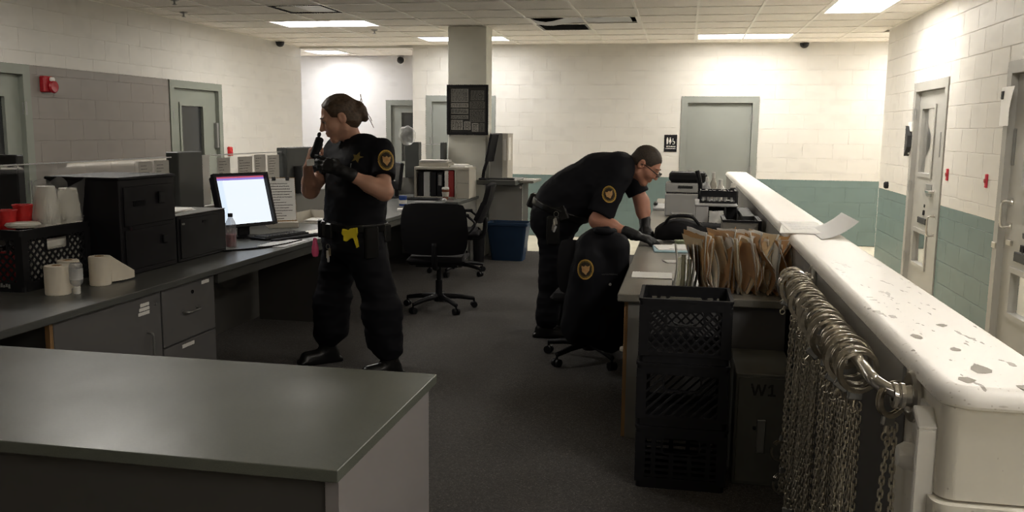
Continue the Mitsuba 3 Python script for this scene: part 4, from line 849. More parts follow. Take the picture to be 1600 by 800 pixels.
    one('paper_on_counter', mv(rot(bx(0, 0, .004, .16, .2, .006), .1), -1.90, 10.9, .955), 'paper_dim', 'pale papers on the side shelf of the return counter', 'paper')
    # bins
    t = Thing('recycling_bin', 'dark blue rectangular recycling bin in front of the return counter', 'bin')
    cx, cy, h = -2.07, 10.43, .46
    def ring(hw, hd): return np.array(sg.box(-hw, -hd, hw, hd).buffer(-.03).buffer(.03, quad_segs=4).exterior.coords)[:-1]
    def loft(levels):
        v, f = [], []; n = None
        for (hw, hd, z) in levels:
            r = ring(hw, hd); n = len(r); v.append(np.c_[r+[cx, cy], np.full(n, z)])
        v = np.vstack(v)
        for L in range(len(levels)-1):
            for i in range(n):
                j = (i+1) % n; f += [[L*n+i, (L+1)*n+j, L*n+j], [L*n+i, (L+1)*n+i, (L+1)*n+j]]
        return trimesh.Trimesh(v, f, process=False)
    bl = loft([(.19, .12, 0), (.25, .165, h), (.243, .158, h), (.183, .113, .012)]); bl.faces = np.vstack([bl.faces, [[0, 0, 0]]])[:-1]
    t.add('body', bl, 'blue_bin', smooth=30); t.add('floor', box(cx-.17, cx+.17, cy-.1, cy+.1, .004, .014), 'blue_bin'); t.add('rim', loft([(.252, .167, h-.035), (.262, .177, h-.03), (.262, .177, h), (.25, .165, h+.004), (.243, .158, h-.0)]), 'blue_bin', smooth=30)
    t = Thing('waste_basket', 'slim black waste basket left of the blue bin', 'bin', loc=(-2.375, 10.13, 0)); t.add('body', lathe([(0, 0), (.06, 0), (.072, .36), (.076, .37), (.068, .37), (.056, .01), (0, .01)], 20), 'black_plastic', smooth=30)
back = None
mat('cup_brown', (.16, .06, .03), .5)
back_things()

def office_chair(label, loc, rz, back_h=(.50, .95), bw=.50, tilt=.1, arms=True, curve=.05):
    t = Thing('office_chair', label, 'chair', loc=loc, rz=rz)
    # seat faces +y, back rest at -y
    g = lambda w, d, z, h, b: box(-w/2, w/2, -d/2, d/2, z, z+h, b)
    t.add('seat', g(.50, .48, .42, .075, .03), 'black_matte', smooth=40); t.add('seat_pan', g(.36, .34, .395, .025, .004), 'black_plastic')
    n, m = 12, 10; gr = np.zeros((n, m, 3))
    for a in range(n):
        for b in range(m):
            u, v = a/(n-1)*2-1, b/(m-1)
            wv = bw/2*(1-.10*abs(v-.5)**2*4)*(1 if .0 < v < 1 else .95); gr[a, b] = [u*wv, -.245-tilt*(v)*.9+curve*u*u-.02*math.sin(v*PI), back_h[0]+v*(back_h[1]-back_h[0])-.02*u**4*(1 if v > .5 else -1)]
    t.add('backrest', sheet(gr, .055), 'black_matte', smooth=50)
    t.add('back_bracket', tube(spline([(0, -.05, .40), (0, -.22, .40), (0, -.285, .46), (0, -.30, .62)], 16), .026, 8), 'black_plastic', smooth=True)
    t.add('gas_lift', join(cyl((0, 0, .10), (0, 0, .26), .030, 14), cyl((0, 0, .26), (0, 0, .40), .020, 14)), 'black_plastic'); t.add('hub', cyl((0, 0, .07), (0, 0, .135), .045, 16), 'black_plastic')
    for k in range(5):
        a = 2*PI*k/5+.3; d = np.array([math.cos(a), math.sin(a), 0])
        leg = t.add('leg', tube([d*.03+[0, 0, .115], d*.18+[0, 0, .105], d*.315+[0, 0, .082]], [.026, .022, .017], 8), 'black_plastic', smooth=True)
        c = d*.315; s = np.array([-d[1], d[0], 0])
        t.add('caster', join(cyl(c+s*.008+[0, 0, .028], c+s*.026+[0, 0, .028], .028, 14), cyl(c-s*.026+[0, 0, .028], c-s*.008+[0, 0, .028], .028, 14), cyl(c+[0, 0, .03], c+[0, 0, .085], .008, 8)), 'black_plastic', parent=leg)
    if arms:
        for s in (-1, 1):
            t.add('armrest', join(tube(spline([(s*.20, .05, .405), (s*.29, .05, .42), (s*.305, .03, .53), (s*.30, .0, .655)], 20), .014, 8), box(s*.30-.03, s*.30+.03, -.14, .14, .655, .685, .01), tube(spline([(s*.30, -.12, .665), (s*.305, -.2, .58), (s*.29, -.12, .47), (s*.2, -.02, .405)], 20), .012, 8)), 'black_plastic', smooth=40)
    return t
office_chair('black office chair seen from behind in the middle aisle by the back desk', (-2.08, 7.35, 0), 8, (.52, .96), .56, .08, arms=False, curve=.03)
office_chair('black office chair turned sideways beyond the nearer one, before the return counter', (-2.40, 9.25, 0), 100, (.58, 1.0), .44, .16)
office_chair('black office chair under the hanging uniform jacket', (-.60, 5.93, 0), 0, (.5, .86), .38, .0, arms=False)

# ---------------------------------------------------------------- the working counter's things
def folders():
    r = random.Random(21); cols = ['folder_tan', 'folder_manila', 'folder_orange', 'folder_tan', 'paper', 'folder_manila']
    for nm, c in (('folder_tan', (.48, .31, .175)), ('folder_manila', (.62, .49, .32)), ('folder_orange', (.50, .29, .12))): mat(nm, c, .8)
    x = .075; k = 0
    words = ['tan', 'manila', 'orange-tan', 'tan', 'white', 'manila']
    N = 24
    for k in range(N):
        x = .085+.40*k/(N-1); h = r.uniform(.25, .31); bend = r.uniform(-.045, .04); lean = r.uniform(-.06, .02)+.02*(k/N); yy = r.uniform(4.47, 4.56); dep = r.uniform(.22, .3); ph = r.uniform(0, 6)
        ci = k % 6
        hero = {5: ('wide tan folder curling forward, left in the row of case folders', .0), 9: ('orange-tan folder with a long bent edge in the row of case folders', .0), 18: ('pale folder bent into an S and sagging over the counter edge', .0)}.get(k)
        lab = hero[0] if hero else f'{words[ci]} case folder, {ORDINAL[k]} from the left in the row on the working counter'
        t = Thing('case_folder', lab, 'folder', 'case folders on the working counter')
        def surf(off, h0, y0, d, amp=1.0):
            g = np.zeros((12, 5, 3))
            for a in range(12):
                for b in range(5):
                    u, v = a/11, b/4
                    xx = x+.04-.34*d*v*(.35+.65*u)+off*(.3+.7*u)+lean*u+amp*bend*math.sin(PI*u*1.15+.3*math.sin(ph))*(1-.5*v)+.008*math.sin(ph+3*v+5*u)
                    zz = DZ+.002+h0*u-.012*v*u+.006*math.sin(ph+4*v)*u
                    if k == 18: xx += .045*math.sin(u*5.2)*(1-v*.6); zz -= .04*(1-v)*(1-u)**2*0
                    if k == 9: xx -= .05*(1-u)**1.5*(1-v)
                    if k == 5: xx -= .05*(1-u)**2*(1-v)+.0
                    g[a, b] = [xx, y0+d*v-.05*math.sin(PI*u)*(1-v)*(.4+.6*math.sin(ph)**2), zz]
            return g
        t.add('cover', sheet(surf(-.009, h, yy, dep), .0012), cols[ci], smooth=True); t.add('cover', sheet(surf(.009, h-.014, yy, dep), .0012), cols[ci], smooth=True)
        t.add('papers', sheet(surf(.0, h-.012+r.uniform(.004, .034), yy+.006, dep-.03, 1.0), .006), 'paper' if ci != 4 else 'paper_dim', smooth=True)
        if k % 4 == 1: t.add('tab', sheet(surf(.0, h+.02, yy+.05, .07)[-3:], .001), 'folder_orange', smooth=True)
folders()
def counter_things():
    # sorter with clear-white dividers in front of the folders
    t = Thing('wire_sorter', 'black file sorter with white dividers and rolled papers at the counter end', 'file sorter')
    t.add('base', box(-.04, .085, 4.48, 4.78, DZ, DZ+.012, .003), 'black_plastic')
    for k, x in enumerate((-.028, .034, .058, .078)):
        g = np.zeros((10, 5, 3))
        for a in range(10):
            for b in range(5): u, v = a/9, b/4; g[a, b] = [x+.012*math.sin(u*PI), 4.50+.24*v, DZ+.012+.235*u*(1-.2*v)]
        t.add('divider', sheet(g, .010 if k % 2 == 0 else .004), 'white_plastic' if k % 2 == 0 else 'print_grey', smooth=True)
    for (x, y, hh, wd) in ((-.010, 4.57, .155, 'leftmost'), (.0155, 4.60, .165, 'middle'), (.046, 4.55, .15, 'rightmost')): one('paper_tube', lathe([(.004, 0), (.012, 0), (.012, hh), (.004, hh)], 14, (x, y, DZ+.0125)), 'folder_pale', f'{wd} pale yellow rolled form standing in the file sorter', 'paper', 'rolled forms in the sorter', smooth=30)
    one('white_form', mv(rot(bx(0, 0, .003, .225, .20, .005), .02), -.155, 4.97, DZ), 'paper', 'white form lying at the near left corner of the working counter', 'paper')
    t = Thing('clipboard', 'pale blue folder with white sheets under the male officer\'s hands', 'folder', loc=(-.02, 6.13, DZ), rz=4); t.add('board', box(-.17, .17, -.16, .16, 0, .012, .003), 'pale_blue'); t.add('sheet', rot(box(-.15, .12, -.12, .15, .012, .017), .1), 'paper'); t.add('sheet', rot(box(-.05, .16, -.10, .16, .017, .021), -.15), 'paper')
    one('small_form', mv(rot(bx(0, 0, .003, .16, .11, .005), .3), -.02, 5.55, DZ), 'paper_dim', 'pale slip on the working counter before the blue folder', 'paper')
    # black duffel bag
    t = Thing('duffel_bag', 'black duffel bag slumped on the working counter behind the officer\'s hand', 'bag', loc=(.12, 6.62, DZ), rz=0)
    b = trimesh.creation.icosphere(3, 1.0); v = b.vertices.copy(); v = np.sign(v)*np.abs(v)**.75; v = v*[.33, .15, .085]; v *= (1+.25*(meshkit.fbm(v*9+3, 3, 4)-.5))[:, None]; v[:, 2] = np.maximum(v[:, 2]+.06+.03*(v[:, 0] < 0)*np.sin(np.clip(-v[:, 0]/.3, 0, 1)*PI), 0)
    t.add('body', trimesh.Trimesh(v, b.faces, process=False), 'black_matte', smooth=True); t.add('handle', tube(spline([(-.25, -.08, .12), (-.2, -.11, .19), (-.06, -.11, .20), (.02, -.09, .12)], 24), .011, 8), 'black_plastic', smooth=True); t.add('zip', tube(spline([(-.2, -.02, .15), (0, -.02, .145), (.2, -.02, .13)], 16), .005, 6), 'dull_metal', smooth=True)
    t = Thing('banknotes', 'small greenish bundle beside the officer\'s gloved hand', 'paper', loc=(.02, 6.34, DZ)); 
    for k in range(4): t.add('note', rot(bx(0, 0, .012+.010*k, .13, .06, .006, .002), .25*k-.4), 'pale_green')
    # grey tray box with vial rack on it
    t = Thing('grey_storage_box', 'light grey storage box with open front compartments on the working counter', 'box')
    x0, x1, y0, y1, z1 = .10, .42, 7.0, 7.6, .995
    t.add('body', box(x0, x1, y0+.14, y1, DZ, z1, .006), 'light_grey'); t.add('side', box(x0, x0+.10, y0, y0+.14, DZ, z1, .004), 'light_grey'); t.add('top', box(x0-.004, x1+.004, y0-.004, y1, z1, z1+.014, .004), 'grey_plastic'); t.add('divider', box(x0+.22, x0+.235, y0, y0+.14, DZ, z1, .002), 'charcoal'); t.add('recess', box(x0+.10, x1, y0+.132, y0+.139, DZ, z1), 'black_plastic')
    t = Thing('white_rag', 'white crumpled cloth hanging from the storage box compartment', 'cloth'); g = np.zeros((14, 8, 3))
    for a in range(14):
        for b in range(8): u, v = a/13, b/7; g[a, b] = [.205+.11*v, 6.985-.03*math.sin(u*4+v*5), .965-.14*u+.02*math.sin(v*8)*u]
    t.add('cloth', sheet(g, .002), 'paper', smooth=True)
    t = Thing('tube_rack', 'black rack of white-capped vials on the grey storage box', 'rack', loc=(.265, 7.28, 1.009)); t.add('base', box(-.13, .15, -.11, .11, 0, .012), 'black_plastic'); t.add('rail', join(box(-.13, .15, -.11, -.10, .05, .10), box(-.13, .15, .10, .11, .05, .10), box(-.13, -.12, -.11, .11, .05, .10), box(.14, .15, -.11, .11, .05, .10), *[box(x-.004, x+.004, -.11, .11, .05, .10) for x in (-.08, -.03, .04, .09)]), 'black_plastic'); t.add('post', join(*[box(x-.005, x+.005, y-.005, y+.005, 0, .1) for x in (-.125, .145) for y in (-.105, .105)]), 'black_plastic')
    for k, (x, y) in enumerate(((-.105, -.085), (-.055, -.085), (-.02, -.085), (.02, -.08), (.065, -.085), (.115, -.085), (-.08, 0), (.06, 0))): 
        v = Thing('vial', f'white-capped vial, {ORDINAL[k]} from the left in the {"front" if k < 6 else "back"} of the black rack', 'vial', 'vials in the rack', loc=(.265+x, 7.28+y, 1.021)); v.add('tube', lathe([(0, 0), (.009, .003), (.010, .01), (.010, .07), (0, .07)], 12), 'light_grey', smooth=30); v.add('cap', lathe([(0, .07), (.012, .07), (.012, .088), (0, .088)], 12), 'white_plastic', smooth=30)
    for k, (x, y, r, h, m, lab) in enumerate(((.20, 7.75, .032, .17, 'light_grey', 'grey spray bottle with a white top behind the vial rack'), (.315, 7.72, .038, .15, 'white_plastic', 'white pump bottle behind the vial rack'), (.42, 7.75, .045, .12, 'charcoal', 'dark jar behind the vial rack beside the half wall'), (.26, 7.95, .03, .2, 'beige_plastic', 'beige bottle farthest back behind the vial rack'))):
        t = Thing('bottle', lab, 'bottle', loc=(x, y, DZ)); hh = .24
        pass
        t.add('body', lathe([(0, 0), (r, 0), (r, hh+h*.6), (r*.5, hh+h*.8), (r*.4, hh+h*.85), (0, hh+h*.85)], 18), m, smooth=30); t.add('cap', lathe([(0, hh+h*.85), (r*.5, hh+h*.85), (r*.45, hh+h+.02), (0, hh+h+.02)], 14), 'white_plastic', smooth=30)
    t = Thing('card_file', 'grey steel card file box against the half wall', 'file box')
    t.add('body', box(.44, .52, 6.62, 7.35, DZ, .93, .004), 'dull_metal'); t.add('body', box(.40, .52, 6.3, 6.6, DZ, .90, .004), 'charcoal'); t.add('lid', box(.43, .525, 6.6, 7.36, .93, .965, .004), 'charcoal')
    t = Thing('drawer_tray', 'long grey tray with a dark rim in front of the card file', 'tray'); x0, x1, zt = .27, .515, .985; t.add('front', box(x0, x1, 5.98, 6.0, DZ, zt, .003), 'tray_grey'); t.add('side', box(x0, x0+.015, 6.0, 6.34, DZ, zt, .003), 'tray_grey'); t.add('side', box(x1-.015, x1, 6.0, 6.34, DZ, zt, .003), 'tray_grey'); t.add('rim', join(box(x0-.005, x1+.005, 5.975, 5.99, zt-.008, zt+.008), box(x0-.005, x0+.02, 5.975, 6.34, zt-.008, zt+.008), box(x1-.02, x1+.005, 5.975, 6.34, zt-.008, zt+.008), box(x1-.02, x1+.004, 5.972, 5.979, DZ, zt)), 'black_plastic'); t.add('bottom', box(x0+.015, x1-.015, 6.0, 6.34, DZ, DZ+.01), 'charcoal'); t.add('label', box(.36, .44, 5.972, 5.979, .84, .90), 'paper_dim')
    mat('tray_grey', (.24, .225, .20), .45)
    # printer and the scanner arm
    t = Thing('printer', 'light grey printer with a black lid on the working counter', 'printer', loc=(.03, 8.8, DZ))
    t.add('body', join(box(-.20, .20, -.20, .22, 0, .22, .012)), 'light_grey'); t.add('upper_body', box(-.20, .20, -.18, .22, .228, .32, .012), 'light_grey'); t.add('gap', box(-.19, .19, -.17, .2, .218, .23), 'black_plastic'); t.add('lid', box(-.17, .19, -.16, .22, .335, .42, .02), 'black_plastic'); t.add('lid_hinge', box(-.15, .17, -.1, .2, .318, .337), 'charcoal'); t.add('paper_tray', join(box(-.13, .12, -.33, -.20, .03, .04)), 'grey_plastic'); t.add('control_panel', box(-.08, .06, -.185, -.175, .27, .295), 'charcoal')
    t = Thing('phone', 'grey desk phone left of the printer', 'phone', loc=(-.21, 9.25, DZ)); t.add('base', rot(box(-.09, .09, -.1, .1, 0, .05, .01), .18, (1, 0, 0)), 'light_grey'); t.add('handset', join(box(-.085, -.045, -.1, .1, .055, .085, .01)), 'charcoal')
    one('upright_reader', join(tube(spline([(.145, 8.0, DZ+.0), (.15, 8.0, DZ+.2), (.145, 8.0, DZ+.36), (.115, 8.0, DZ+.47)], 20), .02, 8), bx(.145, 8.0, DZ+.008, .1, .1, .016, .005)), 'black_plastic', 'thin black upright arm standing in front of the printer', 'lamp', smooth=40)
    one('power_brick', bx(-.02, 7.6, DZ+.025, .10, .16, .05, .01), 'grey_plastic', 'grey adapter box on the counter before the printer', 'adapter')
    # opened papers on the half wall's cap
    t = Thing('cap_paper', 'white printed sheets lying on the half wall cap above the folders', 'paper')
    for k in range(3): t.add('sheet', mv(rot(bx(0, 0, .0025+.002*k, .20, .62, .0018), -.12+.06*k, (0, 0, 1), (0, 0, 0)), .63+.01*k, 4.95, 1.06), 'paper')
    rr = random.Random(9); t.add('print_lines', mv(rot(join([bx(-.08+l/2, .25-.03*k, .0072, l, .008, .0006) for k in range(14) if k % 5 for l in (rr.uniform(.05, .15),)]), -.0), .65, 4.95, 1.06), 'print_pale')
    t = Thing('cap_leaflet', 'stiff white sheet curling up beyond the edge of the half wall cap', 'paper'); g = np.zeros((12, 6, 3))
    for a in range(12):
        for b in range(6): u, v = a/11, b/5; g[a, b] = [.665+.19*u, 4.42+.50*v+.12*u, 1.063+.005*u+.075*u*u]
    t.add('sheet', sheet(g, .0015), 'paper_shade', smooth=True)
    # steel locker beside the crates
    t = Thing('steel_box', 'dull grey steel cabinet with a hasp on the floor between the crates and the chains', 'cabinet')
    x0, x1, y0, y1, z1 = .262, .515, 3.90, 4.36, .515
    t.add('body', box(x0, x1, y0, y1, 0, z1, .004), 'locker_steel'); t.add('door', box(x0+.012, x1-.012, y0-.006, y0, .015, z1-.015, .002), 'locker_steel'); t.add('hasp', box(.360, .398, y0-.014, y0-.006, .155, .31, .003), 'dull_metal'); t.add('hasp_pin', cyl((.35, y0-.02, .27), (.35, y0-.005, .27), .007, 8), 'black_plastic')
    t.add('stencil', to_plane(meshkit.text_mesh('W1', .05, .0008, bold=True), (.325, y0-.0062, .42), (1, 0, 0), (0, 0, 1)), 'print_black', label='dark stencilled marking')
mat('pale_blue', (.36, .52, .58), .5); mat('pale_green', (.42, .46, .30), .7); mat('folder_pale', (.62, .60, .45), .7); mat('print_pale', (.45, .45, .5), .8); mat('paper_shade', (.72, .71, .70), .7)
mat('locker_steel', mikit.proc(lambda p, n, uv: mi.Color3f(.125, .127, .115)*(.75+.5*fbm(p.x*7, p.y*7, p.z*6))), .42, metallic=.25)
counter_things()

# ---------------------------------------------------------------- the restraint rail
RX0, RZ = .455, 1.0
def restraints():
    t = Thing('restraint_rail', 'bent steel rail on the half wall that the cuffs and chains hang from', 'rail')
    path = spline([(.548, 2.10, .972), (.505, 2.105, .976), (.466, 2.14, .99), (RX0, 2.20, RZ), (RX0, 2.6, RZ), (RX0, 3.2, RZ), (RX0, 3.62, RZ), (.466, 3.70, .99), (.505, 3.745, .976), (.548, 3.75, .972)], 90)
    t.add('bar', tube(path, .0155, 12), 'chrome', smooth=True)
    for y in (2.10, 3.75):
        q = lambda me: to_plane(me, (.548, y, .972), (0, -1, 0), (0, 0, 1))
        f_ = t.add('flange', q(lathe([(0, 0), (.055, 0), (.060, .006), (.060, .014), (.054, .020), (.040, .020), (.026, .014), (.022, .03), (0, .03)], 28)), 'steel', smooth=30)
        t.add('collar', q(lathe([(.016, .03), (.03, .03), (.03, .038), (.026, .042), (.03, .046), (.03, .054), (.016, .054)], 24)), 'chrome', smooth=30, parent=f_)
    # one cuff: double and single strand, cheek plates, lock body and swivel; its ring lies in the xz plane, hanging from the rail
    def cuff(r, w=.006):
        a = np.linspace(-.35, PI+.35, 22); parts = []
        def band(rad, th, wd, a0, a1, y0):
            aa = np.linspace(a0, a1, 20); o = np.c_[(rad+th)*np.cos(aa), (rad+th)*np.sin(aa)]; i = np.c_[rad*np.cos(aa), rad*np.sin(aa)][::-1]
            m = prism(sg.Polygon(np.vstack([o, i])), wd, y0); return to_plane(m, (0, 0, 0), (1, 0, 0), (0, 0, 1))
        strand = band(r, .008, .005, -.2, PI+.9, -.0025)
        cheeks = join(band(r-.002, .012, .003, PI*.80, PI*1.82, -.0065), band(r-.002, .012, .003, PI*.80, PI*1.82, .0035))
        lock = join(bx(0, 0, -r-.016, .040, .012, .026, .004))
        swivel = join(cyl((0, 0, -r-.028), (0, 0, -r-.046), .006, 10), tube(np.c_[.010*np.cos(np.linspace(0, 2*PI, 14, endpoint=False)), np.zeros(14), -r-.054+.010*np.sin(np.linspace(0, 2*PI, 14, endpoint=False))], .0024, 6, closed=True))
        rivets = join(*[cyl((r*1.02*math.cos(x), -.008, r*1.02*math.sin(x)), (r*1.02*math.cos(x), .008, r*1.02*math.sin(x)), .004, 8) for x in (PI*.84, PI*1.78)])
        return strand, cheeks, lock, swivel, rivets
    CUFF = {}
    for r in (.036, .046, .056):
        CUFF[r] = [mikit.ply(m, 'mat_'+mm, smooth=30) for m, mm in zip(cuff(r), ('worn_steel', 'worn_steel', 'dull_metal', 'worn_steel', 'steel'))]
    NAMES = ('strand', 'cheek_plates', 'lock_body', 'swivel', 'rivet')
    a = np.linspace(0, 2*PI, 12, endpoint=False)
    link = tube(np.c_[.0052*np.cos(a), a*0, .0052*np.sin(a)+.0062*np.sign(np.sin(a))*(np.abs(np.sin(a)) > .01)],   .0027, 5, closed=True); LV, LF = link.vertices, link.faces; pitch = .0170
    def chain(pts):
        pts = np.array(pts); seg = np.linalg.norm(np.diff(pts, axis=0), axis=1); s = np.r_[0, np.cumsum(seg)]; n = int(s[-1]/pitch); V, F = [], []
        for k in range(n):
            q = (k+.5)*pitch; c = np.array([np.interp(q, s, pts[:, i]) for i in range(3)]); c2 = np.array([np.interp(min(q+.004, s[-1]), s, pts[:, i]) for i in range(3)]); c1 = np.array([np.interp(max(q-.004, 0), s, pts[:, i]) for i in range(3)])
            z = c2-c1; z /= np.linalg.norm(z)+1e-9; x = np.cross([0, 1, 0.3], z); x /= np.linalg.norm(x)+1e-9; y = np.cross(z, x); an = PI/2*(k % 2)+.35; X = math.cos(an)*x+math.sin(an)*y; Y = np.cross(z, X)
            V.append(c+LV[:, :1]*X+LV[:, 1:2]*Y+LV[:, 2:]*z); F.append(LF+k*len(LV))
        return trimesh.Trimesh(np.vstack(V), np.vstack(F), process=False)
    r = random.Random(4)
    ys = [3.54, 3.43, 3.32, 3.22, 3.12, 3.02, 2.92, 2.83, 2.75, 2.67, 2.59, 2.51, 2.43, 2.35, 2.28]
    def put(th, R, x, y, z, yaw, rollx, n=None):
        M = T().translate([x, y, z]).rotate([0, 0, 1], yaw).rotate([0, 1, 0], rollx)
        th_parent = None
        for i, nm in enumerate(NAMES):
            k = th.add(('cuff' if i == 0 else nm), CUFF[R][i], '', to=M, parent=th_parent)
            if i == 0: th_parent = k
        return th_parent
    for i, y in enumerate(ys):
        R = (.056, .046, .046)[i % 3]
        lab = f'steel leg irons with chains, {ORDINAL[len(ys)-i-1]} set from the near end of the restraint rail'
        th = Thing('leg_irons', lab, 'leg irons', 'leg irons on the restraint rail')
        put(th, R, RX0+r.uniform(-.004, .004), y+r.uniform(-.01, .01), RZ-R+.020, r.uniform(-16, 16), r.uniform(-25, 25))
        put(th, R, RX0+r.uniform(-.006, .006), y+.045+r.uniform(-.008, .008), RZ-R+.021, r.uniform(-18, 18), r.uniform(-40, 40))
        for s in range(3):
            x0 = RX0-.018+.018*s+r.uniform(-.004, .004); yy = y+.030*s; zb = r.uniform(.06, .30); zt = RZ-2*R-.035
            sw = r.uniform(-.008, .008); n = 14
            pts = [(x0+sw*math.sin(PI*u)-.012*u, yy+.006*math.sin(5*u+i), zt+(zb-zt)*u) for u in np.linspace(0, 1, n)]
            th.add('chain', chain(pts), 'chain_steel', smooth=True, kind='stuff')
        if i in (0, 1, 3, 6, 9):
            put(th, .036, RX0-.03, y-.01, zb+.02, r.uniform(-30, 30), 180+r.uniform(-20, 20))
    th = Thing('leg_irons', 'single doubled chain hanging apart at the near end of the restraint rail', 'leg irons')
    put(th, .036, RX0+.045, 2.125, RZ-.045, 35, 10)
    for s in range(2):
        th.add('chain', chain([(RX0+.045+.014*s-.03*u*(1-s), 2.13-.05*u*(s-.2)+.012*math.sin(6*u+s), .89-.75*u) for u in np.linspace(0, 1, 14)]), 'chain_steel', smooth=True, kind='stuff')
    th = Thing('large_cuff', 'large open steel cuff facing forward at the far end of the restraint rail', 'cuffs')
    put(th, .046, RX0-.005, 3.665, RZ-.02, 4, 20); a = np.linspace(-.5, PI+.9, 26); th.add('ring', to_plane(tube(np.c_[.062*np.cos(a), .062*np.sin(a), a*0], .007, 8), (RX0, 3.64, RZ-.042), (1, 0, 0), (0, 0, 1)), 'chrome', smooth=True)
restraints()

# ---------------------------------------------------------------- soft forms: distance fields meshed with surface nets
A3 = lambda *v: np.array(v, float)
def cone(a, b, ra, rb):
    a, b = A3(*a), A3(*b); ab = b-a; L2 = ab@ab+1e-12
    def f(p):
        t = np.clip(((p-a)@ab)/L2, 0, 1); return np.linalg.norm(p-(a+t[:, None]*ab), axis=1)-(ra+(rb-ra)*t)
    return f
def ell(c, axes, radii):
    c = A3(*c); R = np.array(axes, float); r = A3(*radii)
    def f(p):
        q = (p-c)@R.T; k0 = np.linalg.norm(q/r, axis=1); k1 = np.linalg.norm(q/r**2, axis=1)+1e-9; return k0*(k0-1)/k1
    return f
def rbox(c, axes, half, rr):
    c = A3(*c); R = np.array(axes, float); h = A3(*half)-rr
    def f(p):
        q = np.abs((p-c)@R.T)-h; return np.linalg.norm(np.maximum(q, 0), axis=1)+np.minimum(q.max(1), 0)-rr
    return f
def smin(a, b, k):
    h = np.maximum(k-np.abs(a-b), 0)/k; return np.minimum(a, b)-h*h*k*.25
def union(prims, k=.03):
    def f(p):
        d = prims[0](p)
        for q in prims[1:]: d = smin(d, q(p), k)
        return d
    return f
def cut(f, g, k=.01): return lambda p: -smin(-f(p), g(p), k)          # f without g
def both(f, g, k=.01): return lambda p: -smin(-f(p), -g(p), k)
def half(c, n):
    c, n = A3(*c), A3(*n); n = n/np.linalg.norm(n); return lambda p: (p-c)@n
def nets(f, lo, hi, h):
    lo, hi = A3(*lo), A3(*hi); B = 8; nb = np.ceil((hi-lo)/(h*B)).astype(int); n = nb*B+1
    D = np.full(n, 9.0, np.float32)
    ii = np.stack(np.meshgrid(*[np.arange(k) for k in nb], indexing='ij'), -1).reshape(-1, 3)
    cd = f(lo+(ii*B+B/2)*h); keep = ii[np.abs(cd) < h*B*1.35]; inside = ii[cd <= -h*B*1.35]
    for i in inside: D[i[0]*B:i[0]*B+B+1, i[1]*B:i[1]*B+B+1, i[2]*B:i[2]*B+B+1] = -9
    off = np.stack(np.meshgrid(*[np.arange(B+1)]*3, indexing='ij'), -1).reshape(-1, 3)
    for s in range(0, len(keep), 200):
        ks = keep[s:s+200]; g = (ks[:, None]*B+off[None]).reshape(-1, 3); D[g[:, 0], g[:, 1], g[:, 2]] = f(lo+g*h)
    S = D < 0
    occ = np.zeros(np.array(n)-1, np.int8)
    for a in (0, 1):
        for b in (0, 1):
            for c in (0, 1): occ += S[a:n[0]-1+a, b:n[1]-1+b, c:n[2]-1+c]
    cells = np.argwhere((occ > 0) & (occ < 8)); idx = np.full(np.array(n)-1, -1, np.int64); idx[tuple(cells.T)] = np.arange(len(cells))
    pos = np.zeros((len(cells), 3)); cnt = np.zeros(len(cells))
    C = [(a, b, c) for a in (0, 1) for b in (0, 1) for c in (0, 1)]
    for p in C:
        for ax in range(3):
            if p[ax]: continue
            q = list(p); q[ax] = 1
            d0 = D[tuple((cells+p).T)]; d1 = D[tuple((cells+q).T)]; m = (d0 < 0) != (d1 < 0); t = np.where(m, np.clip(d0/np.where(m, d0-d1, 1), 0, 1), 0)
            e = np.tile(np.array(p, float), (len(cells), 1)); e[:, ax] = t; pos += e*m[:, None]; cnt += m
    v = lo+(cells+pos/np.maximum(cnt, 1)[:, None])*h; F = []
    for ax in range(3):
        b1, b2 = [k for k in range(3) if k != ax]; sl0 = [slice(1, -1)]*3; sl0[ax] = slice(0, n[ax]-1); sl1 = list(sl0); sl1[ax] = slice(1, n[ax])
        for sgn in (0, 1):
            a0, a1 = S[tuple(sl0)], S[tuple(sl1)]; w = np.argwhere((a0 & ~a1) if sgn == 0 else (~a0 & a1)); w = w+[0 if k == ax else 1 for k in range(3)]
            o1 = np.eye(3, dtype=int)[b1]; o2 = np.eye(3, dtype=int)[b2]
            q = [idx[tuple((w-x).T)] for x in (0*o1, o1, o1+o2, o2)]
            if (sgn == 0) == (ax == 1): q = q[::-1]
            F += [np.stack([q[0], q[1], q[2]], 1), np.stack([q[0], q[2], q[3]], 1)]
    F = np.vstack(F); F = F[(F >= 0).all(1)]; m = trimesh.Trimesh(v, F, process=False)
    if m.volume < 0: m.faces = m.faces[:, ::-1]
    return m
def soften(m, n=3):
    e = m.edges_unique; N = len(m.vertices); v = np.array(m.vertices); deg = np.bincount(e.ravel(), minlength=N)[:, None]+1e-9
    for k in range(n):
        for w in (.5, -.51):
            s = np.stack([np.bincount(e[:, 0], v[e[:, 1], i], N)+np.bincount(e[:, 1], v[e[:, 0], i], N) for i in range(3)], 1); v = v+w*(s/deg-v)
    return trimesh.Trimesh(v, m.faces, process=False)
def drape(f, c, ex, ey, r, off=.002, fan=None):
    """points of a flat drawing (in metres, list of (u, v)) pushed along -ez onto the surface f = 0."""
    ex, ey = A3(*ex)/np.linalg.norm(ex), A3(*ey); ey = ey-ex*(ex@ey); ey /= np.linalg.norm(ey); ez = np.cross(ex, ey)
    def at(uv):
        uv = np.array(uv, float); p = A3(*c)+uv[:, :1]*ex+uv[:, 1:2]*ey+ez*r
        p0 = p.copy()
        for _ in range(40): p = p-ez*np.clip(f(p)-off, -.05, .05)[:, None]*.9
        far = (p-p0)@-ez > r+.07; mid = np.median(((p-p0)@-ez)[~far]) if (~far).any() else r
        p[far] = p0[far]-ez*mid
        return p
    return at
